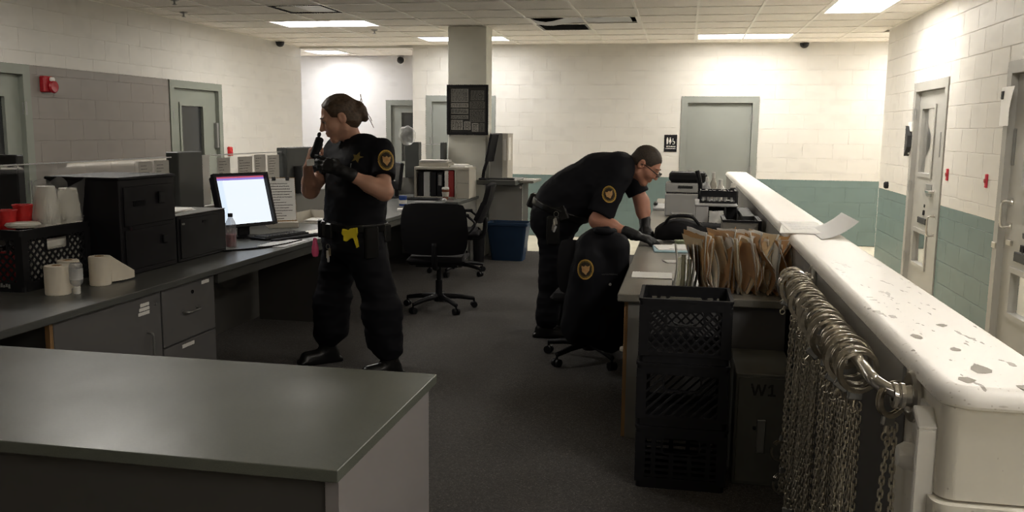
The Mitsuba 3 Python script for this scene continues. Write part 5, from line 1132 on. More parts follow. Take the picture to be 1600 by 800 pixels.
def patch_disc(at, rx, ry, r0=0.0, n=28, m=6, th=.0016):
    """an elliptical disc or ring (from r0 to 1) lying on the surface."""
    a = np.linspace(0, 2*PI, n, endpoint=False); rr = np.linspace(max(r0, .02), 1, m); uv = np.array([(rx*k*math.cos(x), ry*k*math.sin(x)) for k in rr for x in a]); p = at(uv)
    F = []
    for i in range(m-1):
        for j in range(n):
            j2 = (j+1) % n; F += [[i*n+j, (i+1)*n+j, (i+1)*n+j2], [i*n+j, (i+1)*n+j2, i*n+j2]]
    if r0 <= 0: p = np.vstack([p, at([(0, 0)])]); F += [[len(p)-1, j, (j+1) % n] for j in range(n)]
    return trimesh.Trimesh(p, F, process=False)
def patch_poly(at, poly):
    pts = trimesh.creation.triangulate_polygon(sg.Polygon(poly), engine='earcut'); v, f = pts
    m = trimesh.Trimesh(np.c_[v, np.zeros(len(v))], f, process=False).subdivide_to_size(.012); return trimesh.Trimesh(at(m.vertices[:, :2]), m.faces, process=False)
def cloth_noise(f, amp, sc, seed=0, stretch=(1, 1, 1)):
    s = A3(*stretch)
    def g(p):
        return f(p)-amp*(meshkit.fbm(p*sc*s+seed, 3, seed)-.5)*2-amp*.5*(np.abs(meshkit.noise(p*sc*s*1.7+seed+9, seed+3)-.5)*2-.5)
    return g
def frame3(f, up):
    f = A3(*f)/np.linalg.norm(f); up = A3(*up); r = np.cross(f, up); r /= np.linalg.norm(r); u = np.cross(r, f); return f, r, u     # forward, the person's right, up

def head_prims(c, f, r, u, s, female=False):
    P = lambda a, b, d: A3(*c)+s*(a*f+b*r+d*u); ax = [f, r, u]
    E = lambda a, b, d, x, y, z: ell(P(a, b, d), ax, (x*s, y*s, z*s))
    pr = [E(-.012, 0, .038, .098, .076, .086), E(.028, 0, -.03, .068, .062, .085), cone(P(.070, -.012, -.100), P(.070, .012, -.100), .020*s, .020*s), cone(P(.0, .052, -.062), P(.066, .012, -.100), .022*s, .018*s), cone(P(.0, -.052, -.062), P(.066, -.012, -.100), .022*s, .018*s),
          E(.06, .036, -.028, .032, .026, .03), E(.06, -.036, -.028, .032, .026, .03), cone(P(.084, -.032, .024), P(.084, .032, .024), .013*s, .013*s)]
    base = union(pr, .022*s)
    sock = union([E(.104, .031, .004, .021, .0165, .0105), E(.104, -.031, .004, .021, .0165, .0105)], .004)
    base = cut(base, sock, .008*s)
    nose = union([cone(P(.092, 0, .016), P(.116, 0, -.026), .0085*s, .0125*s), cone(P(.104, .011, -.030), P(.100, .0125, -.030), .0085*s, .008*s), cone(P(.104, -.011, -.030), P(.100, -.0125, -.030), .0085*s, .008*s)], .008*s)
    lips = union([cone(P(.090, -.020, -.058), P(.097, 0, -.055), .006*s, .0075*s), cone(P(.090, .020, -.058), P(.097, 0, -.055), .006*s, .0075*s), cone(P(.089, -.016, -.069), P(.095, 0, -.070), .006*s, .008*s), cone(P(.089, .016, -.069), P(.095, 0, -.070), .006*s, .008*s)], .004*s)
    ears = union([cut(E(-.010, sg_*.080, -.004, .024, .010, .034), E(-.006, sg_*.092, -.002, .012, .010, .018), .006) for sg_ in (1, -1)], .002)
    g = lambda p: smin(smin(smin(base(p), nose(p), .010*s), lips(p), .006*s), ears(p), .008*s)
    return g, P, ax, E
def hand_prims(w, d, n, side, s=1.0, curl=(.5, .5, .5, .5), thumb=.5, spread=.08, grow=0.0):
    """w: wrist, d: towards the fingers, n: out of the back of the hand, side: +1/-1 for the thumb along cross(d, n)."""
    w = A3(*w); d = A3(*d)/np.linalg.norm(d); n = A3(*n); n = n-d*(n@d); n /= np.linalg.norm(n); t = np.cross(d, n)*side; q = []
    X = lambda a, b, c: w+s*(a*d+b*t+c*n)
    kn = [X(.088, .030, .0), X(.094, .010, .003), X(.090, -.010, .002), X(.080, -.028, -.002)]
    for k, kp in enumerate(kn): q.append(cone(X(.005, .014-.010*k, 0), kp, .0155*s+grow, .0125*s+grow))
    q.append(cone(X(.03, .02, -.006), X(.07, -.01, -.008), .014*s+grow, .012*s+grow))
    L = [(.042, .026, .020), (.047, .030, .021), (.044, .028, .020), (.034, .020, .018)]
    F = []
    for k, kp in enumerate(kn):
        a = 0; p = kp; sp = (1.5-k)*spread
        for i, l in enumerate(L[k]):
            a += curl[k]*(1.0, 1.25, .8)[i]; v = math.cos(a)*(d+sp*t)-math.sin(a)*n; v /= np.linalg.norm(v); e = p+v*l*s; F.append(cone(p, e, (.0105-.0012*i)*s+grow, (.0098-.0014*i)*s+grow)); p = e
    p0 = X(.022, .028, -.006); p1 = X(.05, .052, -.012-.02*thumb); p2 = p1+s*.033*(math.cos(thumb)*d-math.sin(thumb)*(.55*n)+(.15-.5*thumb)*t)*1.0; p3 = p2+s*.026*(math.cos(thumb*1.5)*d-math.sin(thumb*1.5)*(.6*n)-.5*thumb*t)
    F += [cone(p0, p1, .0155*s+grow, .0125*s+grow), cone(p1, p2, .0115*s+grow, .0105*s+grow), cone(p2, p3, .0105*s+grow, .0085*s+grow)]
    palm = union(q, .014); fing = F
    def f(p):
        m = palm(p)
        for g in fing: m = smin(m, g(p), .0045)
        return m
    return f
mat('skin', mikit.proc(lambda p, n, uv: mi.Color3f(.50, .275, .195)*(.94+.14*fbm(p.x*30, p.y*30, p.z*30))), .5, specular=.35)
mat('skin_ruddy', mikit.proc(lambda p, n, uv: mi.Color3f(.47, .225, .155)*(.94+.14*fbm(p.x*30, p.y*30, p.z*30))), .5, specular=.35)
mat('hair_brown', mikit.proc(lambda p, n, uv: mix((.036, .021, .013), (.105, .064, .040), fbm(p.x*55, p.y*90, p.z*55))), .5)
mat('hair_dark', mikit.proc(lambda p, n, uv: mix((.022, .016, .012), (.075, .055, .042), noise(p.x*260, p.y*260, p.z*260))), .65)
mat('uniform', mikit.proc(lambda p, n, uv: mi.Color3f(.0065, .0065, .0092)*(.8+.4*fbm(p.x*14, p.y*14, p.z*14))), .72, lambda p, n, uv: noise(p.x*420, p.y*420, p.z*420), .0007, sheen=.04, specular=.15)
mat('glove', (.008, .008, .009), .5, lambda p, n, uv: fbm(p.x*140, p.y*140, p.z*140), .0012)
mat('boot', (.008, .008, .008), .3)
mat('gold', mikit.proc(lambda p, n, uv: mi.Color3f(.42, .25, .05)*(.6+.7*noise(p.x*500, p.y*500, p.z*500))), .6)
mat('gold_dim', (.16, .115, .03), .7)
mat('emblem', mikit.proc(lambda p, n, uv: mix((.42, .19, .06), (.50, .33, .16), noise(p.x*90, p.y*90, p.z*90))), .7)
mat('patch_dark', (.03, .02, .012), .8); mat('eye_white', (.6, .58, .55), .2); mat('iris', (.03, .02, .015), .2); mat('lip', (.40, .16, .13), .45)

def torso_prims(levels, k=.09):
    """levels: (centre, half-width vector, radius)."""
    pr = []
    for (c, hw, r) in levels: c, hw = A3(*c), A3(*hw); pr.append(cone(c-hw, c+hw, r, r))
    for (c0, h0, r0), (c1, h1, r1) in zip(levels, levels[1:]):
        c0, h0, c1, h1 = A3(*c0), A3(*h0), A3(*c1), A3(*h1)
        for s in (-1, -.33, .33, 1): pr.append(cone(c0+s*h0, c1+s*h1, r0*.97, r1*.97))
    return union(pr, k)
def shoulder_patch(t, parent, f, c, ex, ey, s, out=.12):
    at0 = drape(f, c, ex, ey, out, .0022); at1 = drape(f, c, ex, ey, out, .0036); at2 = drape(f, c, ex, ey, out, .005)
    k = t.add('shoulder_patch', patch_disc(at0, .044*s, .054*s), 'patch_dark', smooth=True, parent=parent, label='round gold-rimmed shoulder patch')
    t2 = k
    scene[k+'_rim'] = mikit.ply(patch_disc(at1, .044*s, .054*s, .84, m=3), 'mat_gold', smooth=True); scene[k+'_ring'] = mikit.ply(patch_disc(at1, .035*s, .043*s, .90, m=3), 'mat_gold_dim', smooth=True)
    em = [(-.022, .020), (-.008, .014), (0, .022), (.010, .015), (.024, .022), (.021, -.006), (.012, -.016), (.004, -.030), (-.006, -.020), (-.018, -.012)]
    scene[k+'_emblem'] = mikit.ply(patch_poly(at2, [(x*s, y*s) for x, y in em]), 'mat_emblem', smooth=True)
    labels[k+'_emblem'] = {'label': 'tan state-shaped emblem'}

# ---------------------------------------------------------------- the two officers
def eyes_and_lips(t, body, P, f, r, u, s):
    for b in (.0305, -.0305):
        e = trimesh.creation.icosphere(3, .0118*s); e.apply_translation(P(.0775, b, .003)); k = t.add('eye', e, 'eye_white', smooth=True)
        i = lathe([(.0055*s, 0), (.004*s, .0012*s), (0, .0018*s)], 12); i = to_plane(i, P(.0775, b, .003)+f*.0108*s, r, u if np.cross(r, u)@f > 0 else -u); t.add('iris', i, 'iris', smooth=True, parent=k)
def lid_line(P, b, s): return tube([P(.086, b-.02, .004), P(.094, b-.008, .013), P(.094, b+.008, .013), P(.086, b+.02, .004)], .0022*s, 5)
def person_parts(t, body_f, lo, hi, skin, h=.006):
    t.own(soften(nets(body_f, lo, hi, h), 2), skin, smooth=True)

def female_officer():
    t = Thing('person', 'officer in black uniform with tied-back brown hair, standing with a radio microphone raised', 'person')
    L = A3(.70, -.714, 0); FW = A3(-.714, -.70, 0)
    shL, shR = A3(-1.815, 5.195, 1.435), A3(-2.225, 5.44, 1.435)
    elL, wrL = A3(-1.765, 5.03, 1.195), A3(-1.98, 4.92, 1.316); elR, wrR = A3(-2.345, 5.27, 1.175), A3(-2.292, 5.12, 1.325)
    hipL, hipR = A3(-1.975, 5.23, .86), A3(-2.175, 5.40, .86); knL, knR = A3(-1.845, 5.20, .45), A3(-2.27, 5.42, .45); anL, anR = A3(-1.80, 5.20, .10), A3(-2.32, 5.44, .10)
    lev = [((-2.075, 5.315, .86), L*.10, .125), ((-2.065, 5.315, 1.03), L*.105, .118), ((-2.05, 5.315, 1.18), L*.10, .122), ((-2.035, 5.31, 1.32), L*.11, .130), ((-2.04, 5.325, 1.43), L*.135, .075)]
    tor = torso_prims(lev, .08)
    neckb, headc = A3(-2.055, 5.325, 1.45), A3(-2.135, 5.255, 1.632)
    f, r, u = frame3((-.82, -.41, -.36), (-.05, 0, 1)); s = 1.10
    hf, P, ax, E = head_prims(headc, f, r, u, s, True)
    neck = union([cone(neckb, P(-.025, 0, -.06), .062, .058)], .02)
    d_l = (-.93, -.02, .30); n_l = (-.05, -.86, .5)
    hl = hand_prims(wrL+A3(-.02, 0, .008), d_l, n_l, 1, 1.03, (.12, .32, .5, .6), .4, grow=-.0042)
    hl_g = hand_prims(wrL+A3(-.02, 0, .008), d_l, n_l, 1, 1.03, (.12, .32, .5, .6), .4, grow=.0035)
    d_r, n_r = (.42, -.30, .82), (-.66, -.70, .08)
    hr = hand_prims(wrR+A3(.008, -.008, .02), d_r, n_r, -1, 1.0, (.75, .85, .9, .95), .7)
    arms = union([cone(shL+A3(-.02, .01, -.02), elL, .046, .047), cone(elL, wrL, .048, .031), cone(elL, elL+(wrL-elL)*.35, .046, .050), cone(shR+A3(.02, 0, -.02), elR, .046, .046), cone(elR, wrR, .047, .030), cone(elR, elR+(wrR-elR)*.35, .045, .048)], .03)
    legs = union([cone(hipL, knL, .085, .06), cone(knL, anL, .058, .045), cone(hipR, knR, .085, .06), cone(knR, anR, .058, .045), cone(anL+A3(0, 0, -.04), anL+FW*.12+A3(0, 0, -.06), .04, .03), cone(anR+A3(0, 0, -.04), anR+FW*.12+A3(0, 0, -.06), .04, .03)], .04)
    inner = lambda p: tor(p)+.03
    def body(p):
        d = smin(arms(p), inner(p), .03); d = smin(d, legs(p), .05); d = smin(d, neck(p), .03); d = smin(d, hf(p), .03); d = smin(d, hl(p), .012); return smin(d, hr(p), .012)
    person_parts(t, body, (-2.6, 4.72, 0), (-1.55, 5.75, 1.84), 'skin', .0055)
    eyes_and_lips(t, None, P, f, r, u, s)
    t.add('eyebrow', join(*[tube([P(.094, b*.022, .030), P(.098, b*.035, .035), P(.086, b*.052, .030)], .0028*s, 5) for b in (1, -1)]), 'hair_brown', smooth=True)
    t.add('eyelash', join(*[tube([P(.090, b-.017, .004), P(.0965, b-.006, .0135), P(.0965, b+.006, .0135), P(.090, b+.017, .004)], .0022*s, 5) for b in (.031, -.031)]), 'hair_dark', smooth=True)
    # hair: a cap drawn back into a low bun with loose ends
    shell = union([E(-.016, 0, .042, .106, .085, .093), E(-.055, 0, -.02, .07, .074, .07)], .02)
    facecut = union([E(.100, 0, -.008, .078, .088, .112), E(.045, .09, -.055, .055, .05, .075), E(.045, -.09, -.055, .055, .05, .075)], .02)
    hair = cut(shell, facecut, .012); bun = union([E(-.125, 0, .005, .040, .044, .050), E(-.135, .0, -.035, .026, .03, .04), E(-.11, .02, .045, .024, .024, .03)], .02)
    hf2 = cloth_noise(lambda p: smin(hair(p), bun(p), .015), .0045, 60, 3)
    t.add('hair', nets(hf2, headc-.26, headc+.26, .005), 'hair_brown', smooth=True)
    t.add('loose_strands', join(*[tube(spline([P(-.12, b, .02), P(-.155, b*1.4, c), P(-.165, b*1.5, c+d)], 10), .0022, 5) for b, c, d in ((.0, .055, .03), (.02, .03, .05), (-.02, -.02, -.06), (.01, -.05, -.07), (.03, .0, .03))]), 'hair_brown', smooth=True)
    # shirt
    sl_l = shL+(elL-shL)*.66; sl_r = shR+(elR-shR)*.62
    sleeve = lambda a, b, c: cut(cone(a, b, .083, .074), half(c, -(b-a)), .004)
    sL = lambda p: np.maximum(union([cone(shL+A3(-.02, 0, .0), elL, .080, .073)])(p), (p-sl_l)@((elL-shL)/np.linalg.norm(elL-shL)))
    sR = lambda p: np.maximum(union([cone(shR, elR, .080, .072)])(p), (p-sl_r)@((elR-shR)/np.linalg.norm(elR-shR)))
    def shirt0(p):
        d = smin(tor(p)-.008, sL(p), .035); d = smin(d, sR(p), .035); d = smin(d, cone(neckb+A3(.0, 0, -.02), neckb+A3(0, 0, .0), .085, .072)(p), .03)
        d = np.maximum(d, .93-p[:, 2]); return np.maximum(d, -(neck(p)-.006))
    shirt_f = cloth_noise(shirt0, .008, 9, 5, (1, 1, 1.6))
    sk = t.add('shirt', soften(nets(shirt_f, (-2.6, 4.9, .85), (-1.6, 5.7, 1.62), .0075), 1), 'uniform', smooth=True)
    col = lambda sg_: sheet(np.array([[neckb+A3(0, 0, .025+.045*v)+(.078+.012*(1-v))*(math.cos(a)*FW+sg_*math.sin(a)*L)-FW*.012 for v in np.linspace(0, 1, 5)] for a in np.linspace(.35, PI, 12)]), .006)
    t.add('collar', join(col(1), col(-1)), 'uniform', smooth=True, parent=sk); t.add('collar', join(*[sheet(np.array([[neckb+A3(0, 0, .055-.05*v)+(.085+.02*v)*(math.cos(a)*FW+q*math.sin(a)*L) for v in np.linspace(0, 1, 4)] for a in np.linspace(.30+.1*0, 1.5, 8)]), .005) for q in (1, -1)]), 'uniform', smooth=True, parent=sk)
    pc = shL+(elL-shL)*.22+A3(.43, -.90, 0)*.075; shoulder_patch(t, sk, shirt_f, pc, (.90, .43, -.10), (-.05, .0, 1), 1.15)
    at = drape(shirt_f, (-1.925, 5.16, 1.395), (.93, -.37, 0), (0, 0, 1), .14, .004)
    a = np.arange(10)*PI/5+.2; star = [((.036 if k % 2 == 0 else .016)*math.sin(x), (.036 if k % 2 == 0 else .016)*math.cos(x)) for k, x in enumerate(a)]
    t.add('star_badge', patch_poly(at, star), 'gold_dim', smooth=True, parent=sk, label='embroidered gold star badge')
    at = drape(shirt_f, (-1.97, 5.12, 1.33), (.93, -.37, 0), (0, 0, 1), .14, .004); t.add('pen', patch_poly(at, [(-.004, -.03), (.004, -.03), (.004, .03), (-.004, .03)]), 'dull_metal', smooth=True, parent=sk)
    # trousers
    leg = lambda hp, kn, an, sd: [cone(hp, kn, .128, .112), cone(kn, an+A3(0, 0, .09), .112, .092), cone(kn+A3(0, 0, -.05)+FW*.01, kn+A3(0, 0, -.2), .116, .108)]
    tr = union([lambda p: np.maximum(tor(p)-.012, p[:, 2]-.99)]+leg(hipL, knL, anL, 1)+leg(hipR, knR, anR, -1)+[cone(hipL+A3(.03, -.03, -.03), knL, .10, .08)], .05)
    tr_f = cloth_noise(lambda p: np.maximum(tr(p), .105-p[:, 2]), .013, 7, 2, (1, 1, 2.2))
    t.add('trousers', soften(nets(tr_f, (-2.6, 4.9, .05), (-1.55, 5.75, 1.05), .009), 1), 'uniform', smooth=True)
    for an in (anL, anR):
        bt = union([cone(an+A3(0, 0, .08), an+A3(0, 0, -.01), .064, .056), cone(an+A3(0, 0, -.045)-FW*.03, an+A3(0, 0, -.052)+FW*.15, .052, .043), rbox(an+FW*.055+A3(0, 0, -.085), (FW, L, (0, 0, 1)), (.15, .046, .018), .012)], .03)
        t.add('boot', nets(lambda p: np.maximum(bt(p), .0015-p[:, 2]), an+A3(-.27, -.27, -.12), an+A3(.2, .2, .2), .007), 'boot', smooth=True)
    # glove on the left hand
    near_hand = cone(wrL, wrL+A3(-.20, 0, .07), .05, .085); gl = lambda p: np.minimum(np.maximum(body(p)-.005, near_hand(p)), smin(hl_g(p), cone(wrL+A3(.045, .02, -.022), wrL+A3(-.03, 0, .01), .041, .036)(p), .012))
    t.add('glove', nets(gl, wrL+A3(-.32, -.2, -.2), wrL+A3(.12, .2, .25), .004), 'glove', smooth=True)
    # duty belt and what hangs on it
    bf = lambda p: np.maximum(tor(p)-.024, np.abs(p[:, 2]-.955)-.027)
    bk = t.add('duty_belt', nets(bf, (-2.5, 4.95, .86), (-1.65, 5.7, 1.05), .0075), 'boot', smooth=30)
    def gear(name, ang, z, w, h, dep, m, lab=None, out=.155):
        dv = math.cos(ang)*FW+math.sin(ang)*L; tv = np.cross((0, 0, 1), dv); wid = .10*abs(math.sin(ang))
        c = A3(-2.07, 5.315, z)+dv*(out+wid); me = to_plane(bx(0, 0, 0, w, h, dep, .008), c, tv, (0, 0, 1)); return t.add(name, me, m, parent=bk, label=lab)
    gear('pouch', .25, .93, .06, .10, .05, 'boot'); gear('pouch', -.35, .93, .06, .10, .045, 'boot'); gear('pouch', -1.0, .92, .07, .12, .05, 'boot'); gear('holster', 1.55, .87, .09, .20, .06, 'boot', out=.165); gear('pouch', 2.1, .92, .07, .11, .05, 'boot')
    dv = math.cos(.85)*FW+math.sin(.85)*L; tv = np.cross((0, 0, 1), dv); c = A3(-2.0, 5.285, .925)+dv*.20
    tz = prism(sg.Polygon([(-.055, .005), (-.05, .03), (-.02, .022), (-.005, .035), (.028, .04), (.03, .012), (.022, -.012), (.036, -.075), (.03, -.08), (.012, -.02), (-.01, -.022), (-.03, -.042), (-.045, -.036), (-.042, -.012)]).buffer(.002), .032); tz.apply_scale([1.1, 1.0, 1])
    t.add('stun_gun', to_plane(tz, c, tv, (0, 0, 1)), 'yellow', parent=bk, label='yellow stun gun grip'); t.add('holster', to_plane(bx(.03, -.02, .0, .075, .13, .03, .008), c-dv*.03, tv, (0, 0, 1)), 'boot', parent=bk)
    pk = (-2.285, 5.19, .83)
    t.add('key_ring', join(tube([(pk[0]+.10+.012*math.cos(x), pk[1]-.03, .83+.016*math.sin(x)) for x in np.linspace(0, 2*PI, 14, endpoint=False)], .002, 5, closed=True)), 'steel', parent=bk)
    t.add('pink_canister', lathe([(0, -.075), (.016, -.07), (.023, -.05), (.022, -.01), (.014, .02), (.012, .045), (0, .05)], 16, pk), 'pink', smooth=30, parent=bk, label='pink spray canister')
    for dx, dz, m in ((.095, -.05, 'beige_plastic'), (.11, -.035, 'brass_steel'), (.10, -.075, 'light_grey')): t.add('key', bx(pk[0]+dx, pk[1]-.03, .83+dz, .016, .004, .05, .002), m, parent=bk)
    # what is held
    rd = Thing('radio_microphone', 'black handheld radio microphone held up to the mouth of the standing officer', 'radio')
    a0, a1 = A3(-2.218, 5.035, 1.385), A3(-2.165, 5.045, 1.535); d = (a1-a0)/np.linalg.norm(a1-a0); x = np.cross(d, (0, 1, 0)); x /= np.linalg.norm(x)
    Q = lambda me: to_plane(me, a0, x, d)
    rd.add('body', Q(bx(0, .07, 0, .048, .135, .034, .010)), 'black_plastic'); rd.add('antenna', Q(bx(.012, .150, 0, .022, .03, .022, .008)), 'black_plastic'); rd.add('talk_button', Q(bx(-.026, .085, 0, .006, .04, .016, .002)), 'charcoal')
    rd.add('coiled_cord', tube(spline([a0, a0+A3(.03, .05, -.03), a0+A3(.10, .10, -.05), a0+A3(.16, .13, .02)], 24), .004, 6), 'black_plastic', smooth=True)
    nb = Thing('white_card', 'small white card pinched in the black glove of the standing officer', 'card')
    nb.own(to_plane(bx(0, 0, 0, .045, .04, .006, .002), (-2.188, 4.928, 1.366), (1, .15, .12), (0, 0, 1)), 'paper')
female_officer()

def male_officer():
    t = Thing('person', 'officer with glasses and cropped dark hair bending over the right-hand counter in black gloves', 'person')
    Y = 6.64; FW = A3(.72, 0, -.69)
    shR, shL = A3(-.475, 6.44, 1.235), A3(-.41, 6.84, 1.25); elR, wrR = A3(-.605, 6.35, .925), A3(-.345, 6.29, .835); elL, wrL = A3(-.31, 6.83, 1.03), A3(-.275, 6.73, .865)
    hipR, hipL = A3(-.945, 6.54, .90), A3(-.955, 6.75, .90); knR, knL = A3(-.945, 6.52, .48), A3(-.935, 6.79, .48); anR, anL = A3(-.985, 6.50, .10), A3(-.945, 6.84, .10)
    hw = lambda w: A3(0, w, 0)
    lev = [((-.955, Y, .90), hw(.09), .145), ((-.90, Y, 1.02), hw(.09), .155), ((-.79, Y, 1.10), hw(.09), .165), ((-.62, Y, 1.215), hw(.10), .150), ((-.475, Y, 1.29), hw(.14), .090)]
    tor = torso_prims(lev, .08)
    headc = A3(-.283, 6.62, 1.325); f, r, u = frame3((.76, -.16, -.60), (.2, 0, 1)); s = 1.10
    hf, P, ax, E = head_prims(headc, f, r, u, s)
    neckb = A3(-.44, Y, 1.30); neck = union([cone(neckb, P(-.035, 0, -.06), .075, .07)], .02)
    d_r, n_r = (.93, -.05, -.22), (.2, -.25, .95)
    hr = hand_prims(wrR+A3(.025, 0, -.004), d_r, n_r, -1, 1.05, (.25, .3, .35, .4), .35, grow=-.0042); hr_g = hand_prims(wrR+A3(.025, 0, -.004), d_r, n_r, -1, 1.05, (.25, .3, .35, .4), .35, grow=.0038)
    d_l, n_l = (.30, -.80, -.42), (.15, -.45, .88)
    hl = hand_prims(wrL+A3(.0, -.02, -.012), d_l, n_l, 1, 1.05, (.3, .35, .4, .45), .35, grow=-.0042); hl_g = hand_prims(wrL+A3(.0, -.02, -.012), d_l, n_l, 1, 1.05, (.3, .35, .4, .45), .35, grow=.0038)
    arms = union([cone(shR, elR, .066, .052), cone(elR, wrR, .052, .034), cone(elR, elR+(wrR-elR)*.4, .05, .055), cone(shL, elL, .066, .052), cone(elL, wrL, .052, .036), cone(elL, elL+(wrL-elL)*.4, .05, .054)], .03)
    legs = union([cone(hipR, knR, .09, .065), cone(knR, anR, .06, .045), cone(hipL, knL, .09, .065), cone(knL, anL, .06, .045)]+[cone(a+A3(0, 0, -.04), a+A3(.13, 0, -.06), .04, .03) for a in (anR, anL)], .04)
    def body(p):
        d = smin(arms(p), tor(p)+.03, .03); d = smin(d, legs(p), .05); d = smin(d, neck(p), .03); d = smin(d, hf(p), .03); d = smin(d, hl(p), .012); return smin(d, hr(p), .012)
    person_parts(t, body, (-1.25, 6.1, 0), (.12, 7.1, 1.56), 'skin_ruddy', .006)
    eyes_and_lips(t, None, P, f, r, u, s)
    t.add('eyebrow', join(*[tube([P(.094, b*.020, .030), P(.098, b*.035, .036), P(.086, b*.054, .031)], .0035*s, 5) for b in (1, -1)]), 'hair_dark', smooth=True)
    shell = union([E(-.013, 0, .040, .102, .0795, .090), E(-.05, 0, -.005, .066, .070, .062)], .02)
    facecut = union([E(.11, 0, -.005, .075, .1, .085), E(.035, .09, -.07, .07, .06, .085), E(.035, -.09, -.07, .07, .06, .085), E(-.01, .095, -.02, .03, .03, .045), E(-.01, -.095, -.02, .03, .03, .045)], .02)
    hf2 = cloth_noise(cut(shell, facecut, .010), .002, 120, 3)
    t.add('hair', nets(hf2, headc-.22, headc+.22, .005), 'hair_dark', smooth=True)
    # glasses
    g = t.add('glasses', join(*[tube([P(.118, b*.034+.024*math.cos(x), .003+.017*math.sin(x)) for x in np.linspace(0, 2*PI, 18, endpoint=False)], .0028, 6, closed=True) for b in (1, -1)], tube([P(.118, -.011, .006), P(.122, 0, .009), P(.118, .011, .006)], .0025, 6), *[tube([P(.118, b*.057, .007), P(.10, b*.074, .010), P(.02, b*.083, .010), P(-.012, b*.083, -.002)], .0032, 6) for b in (1, -1)]), 'black_plastic', smooth=True)
    # shirt
    dR = (elR-shR)/np.linalg.norm(elR-shR); dL = (elL-shL)/np.linalg.norm(elL-shL); slR = shR+(elR-shR)*.88; slL = shL+(elL-shL)*.72
    sR = lambda p: np.maximum(cone(shR, elR, .098, .100)(p), (p-slR)@dR); sL = lambda p: np.maximum(cone(shL, elL, .092, .085)(p), (p-slL)@dL)
    def shirt0(p):
        d = smin(tor(p)-.010, sR(p), .05); d = smin(d, sL(p), .05); d = smin(d, cone(neckb+A3(-.03, 0, -.02), neckb+A3(.01, 0, .01), .10, .088)(p), .03)
        return np.maximum(np.maximum(d, (A3(-.93, Y, .985)-p)@A3(.35, 0, .94)), -(neck(p)-.006))
    shirt_f = cloth_noise(shirt0, .010, 8, 15, (1, 1.3, 1.3))
    sk = t.add('shirt', soften(nets(shirt_f, (-1.25, 6.15, .75), (-.1, 7.1, 1.5), .008), 1), 'uniform', smooth=True)
    nd = A3(.72, 0, .60); nd /= np.linalg.norm(nd); e1 = A3(0, 1, 0); e2 = np.cross(nd, e1)
    t.add('collar', sheet(np.array([[neckb+nd*(.015+.04*v)+(.090+.006*v)*(math.cos(a)*e1+math.sin(a)*e2) for v in np.linspace(0, 1, 4)] for a in np.linspace(.2, 2*PI-.4, 22)]), .006), 'uniform', smooth=True, parent=sk)
    shoulder_patch(t, sk, shirt_f, (-.52, 6.32, 1.12), (.93, 0, .2), (-.2, .12, .95), 1.15)
    # trousers and boots
    leg = lambda hp, kn, an: [cone(hp, kn, .128, .105), cone(kn, an+A3(0, 0, .05), .105, .092)]
    tr = union([lambda p: np.maximum(tor(p)-.012, (p-A3(-.93, Y, 1.0))@A3(.35, 0, .94))]+leg(hipR, knR, anR)+leg(hipL, knL, anL), .05)
    tr_f = cloth_noise(lambda p: np.maximum(tr(p), .06-p[:, 2]), .012, 7, 4, (1, 1, 2.4))
    t.add('trousers', soften(nets(tr_f, (-1.3, 6.2, .03), (-.65, 7.1, 1.15), .009), 1), 'uniform', smooth=True)
    for an in (anR, anL):
        bt = union([cone(an+A3(0, 0, .06), an+A3(0, 0, -.02), .062, .056), cone(an+A3(-.04, 0, -.045), an+A3(.16, 0, -.054), .052, .043), rbox(an+A3(.055, 0, -.085), np.eye(3), (.16, .047, .018), .012)], .03)
        t.add('boot', nets(lambda p: np.maximum(bt(p), .0015-p[:, 2]), an+A3(-.2, -.15, -.12), an+A3(.28, .15, .2), .007), 'boot', smooth=True)
    for hg, w, q, c in ((hr_g, wrR, cone(wrR+A3(.02, 0, 0), wrR+A3(.30, -.015, -.07), .05, .10), cone(wrR+A3(-.05, .01, .02), wrR+A3(.03, 0, -.004), .043, .038)), (hl_g, wrL, cone(wrL+A3(0, -.01, -.01), wrL+A3(.08, -.24, -.12), .05, .09), cone(wrL+A3(-.005, .03, .035), wrL+A3(.0, -.02, -.012), .045, .040))):
        t.add('glove', nets((lambda hg, c, q: lambda p: np.minimum(np.maximum(body(p)-.005, q(p)), smin(hg(p), c(p), .012)))(hg, c, q), w+A3(-.25, -.32, -.22), w+A3(.32, .25, .2), .0042), 'glove', smooth=True)
    # belt
    ba = A3(.35, 0, .94); bc = A3(-.93, Y, .985)
    bk = t.add('duty_belt', nets(lambda p: np.maximum(tor(p)-.024, np.abs((p-bc)@ba)-.027), (-1.3, 6.2, .8), (-.6, 7.1, 1.2), .008), 'boot', smooth=30)
    t.add('pouch', rot(bx(-1.125, 6.60, 1.04, .06, .09, .11, .012), .36, (0, 1, 0), (-1.125, 6.6, 1.04)), 'boot', parent=bk); t.add('pouch', rot(bx(-.87, 6.375, .97, .09, .06, .12, .012), -.36, (0, 1, 0), (-.87, 6.4, .97)), 'boot', parent=bk); t.add('holster', bx(-.93, 6.365, .84, .10, .06, .22, .015), 'boot', parent=bk)
    t.add('key_ring', tube([(-.905+.018*math.cos(x), 6.335, .965+.02*math.sin(x)) for x in np.linspace(0, 2*PI, 16, endpoint=False)], .002, 5, closed=True), 'steel', parent=bk)
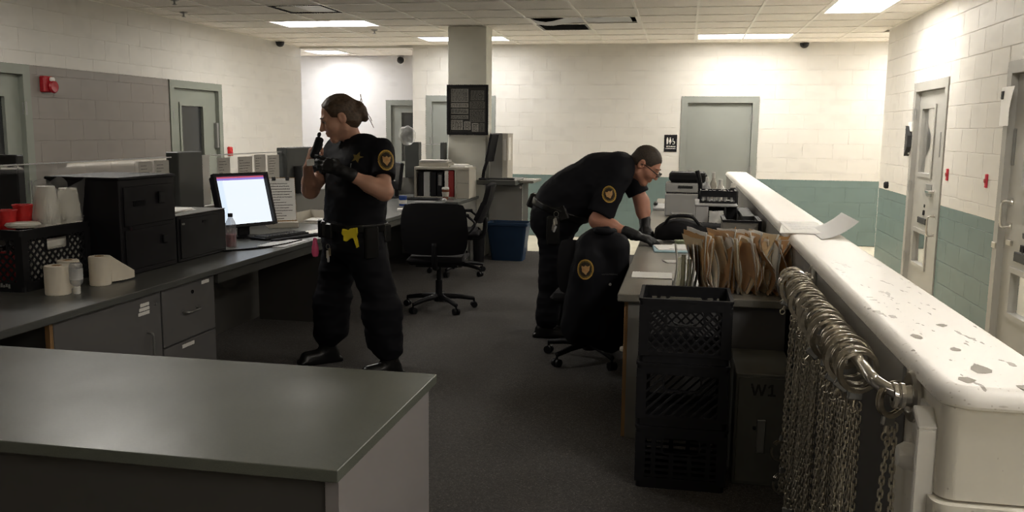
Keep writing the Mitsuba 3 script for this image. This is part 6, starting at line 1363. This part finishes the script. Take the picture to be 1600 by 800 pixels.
    for k, (dx, dz) in enumerate(((.0, -.04), (-.012, -.05), (-.02, -.085), (-.008, -.10))): t.add('key', rot(bx(-.905+dx, 6.332, .955+dz, .016, .004, .05, .002), .2*k-.2, (0, 1, 0), (-.905+dx, 6.332, .955+dz)), ('steel', 'beige_plastic', 'steel', 'light_grey')[k], parent=bk)
male_officer()

# the uniform jacket hung over the third office chair
def jacket():
    t = Thing('uniform_jacket', 'black uniform jacket with a gold-rimmed sleeve patch draped over the office chair beside the counter', 'jacket')
    c = A3(-.53, 5.66, 0); ax = ((1, 0, 0), (0, 1, 0), (0, 0, 1))
    f0 = union([cone(c+A3(-.045, .01, .855), c+A3(.125, .02, .85), .075, .07), cone(c+A3(-.05, -.02, .82), c+A3(-.115, -.05, .30), .10, .125), cone(c+A3(.08, 0, .80), c+A3(.095, 0, .26), .10, .125), cone(c+A3(.0, -.02, .70), c+A3(.0, -.02, .26), .11, .15),
                cone(c+A3(-.05, -.10, .76), c+A3(-.085, -.12, .30), .075, .07), cone(c+A3(.12, -.03, .82), c+A3(.165, -.05, .45), .07, .06), cone(c+A3(.0, .0, .93), c+A3(.05, .0, .93), .035, .035)], .06)
    f = cloth_noise(lambda p: np.maximum(f0(p), .17+.03*np.sin(p[:, 0]*19)-p[:, 2]), .020, 6.5, 31, (1.2, 1.2, .55))
    k = t.add('shell', soften(nets(f, c+A3(-.42, -.42, .1), c+A3(.42, .35, 1.06), .009), 1), 'uniform', smooth=True)
    shoulder_patch(t, k, f, c+A3(-.06, -.16, .70), (1, 0, 0), (0, 0, 1), 1.2, .2)
    at = drape(f, c+A3(.09, -.16, .665), (1, 0, 0), (0, 0, 1), .2, .004); t.add('pocket_flap', patch_poly(at, [(-.05, -.003), (.05, -.003), (.05, .004), (-.05, .004)]), 'charcoal', smooth=True, parent=k)
    at = drape(f, c+A3(.095, -.16, .60), (1, 0, 0), (0, 0, 1), .2, .005); t.add('snap_button', patch_disc(at, .009, .009, m=3, n=12), 'light_grey', smooth=True, parent=k)
    t.add('collar', tube(spline([c+A3(-.02, .03, .925), c+A3(.0, -.05, .93), c+A3(.07, -.05, .93), c+A3(.10, .03, .925)], 20), .022, 8), 'uniform', smooth=True, parent=k)
jacket()
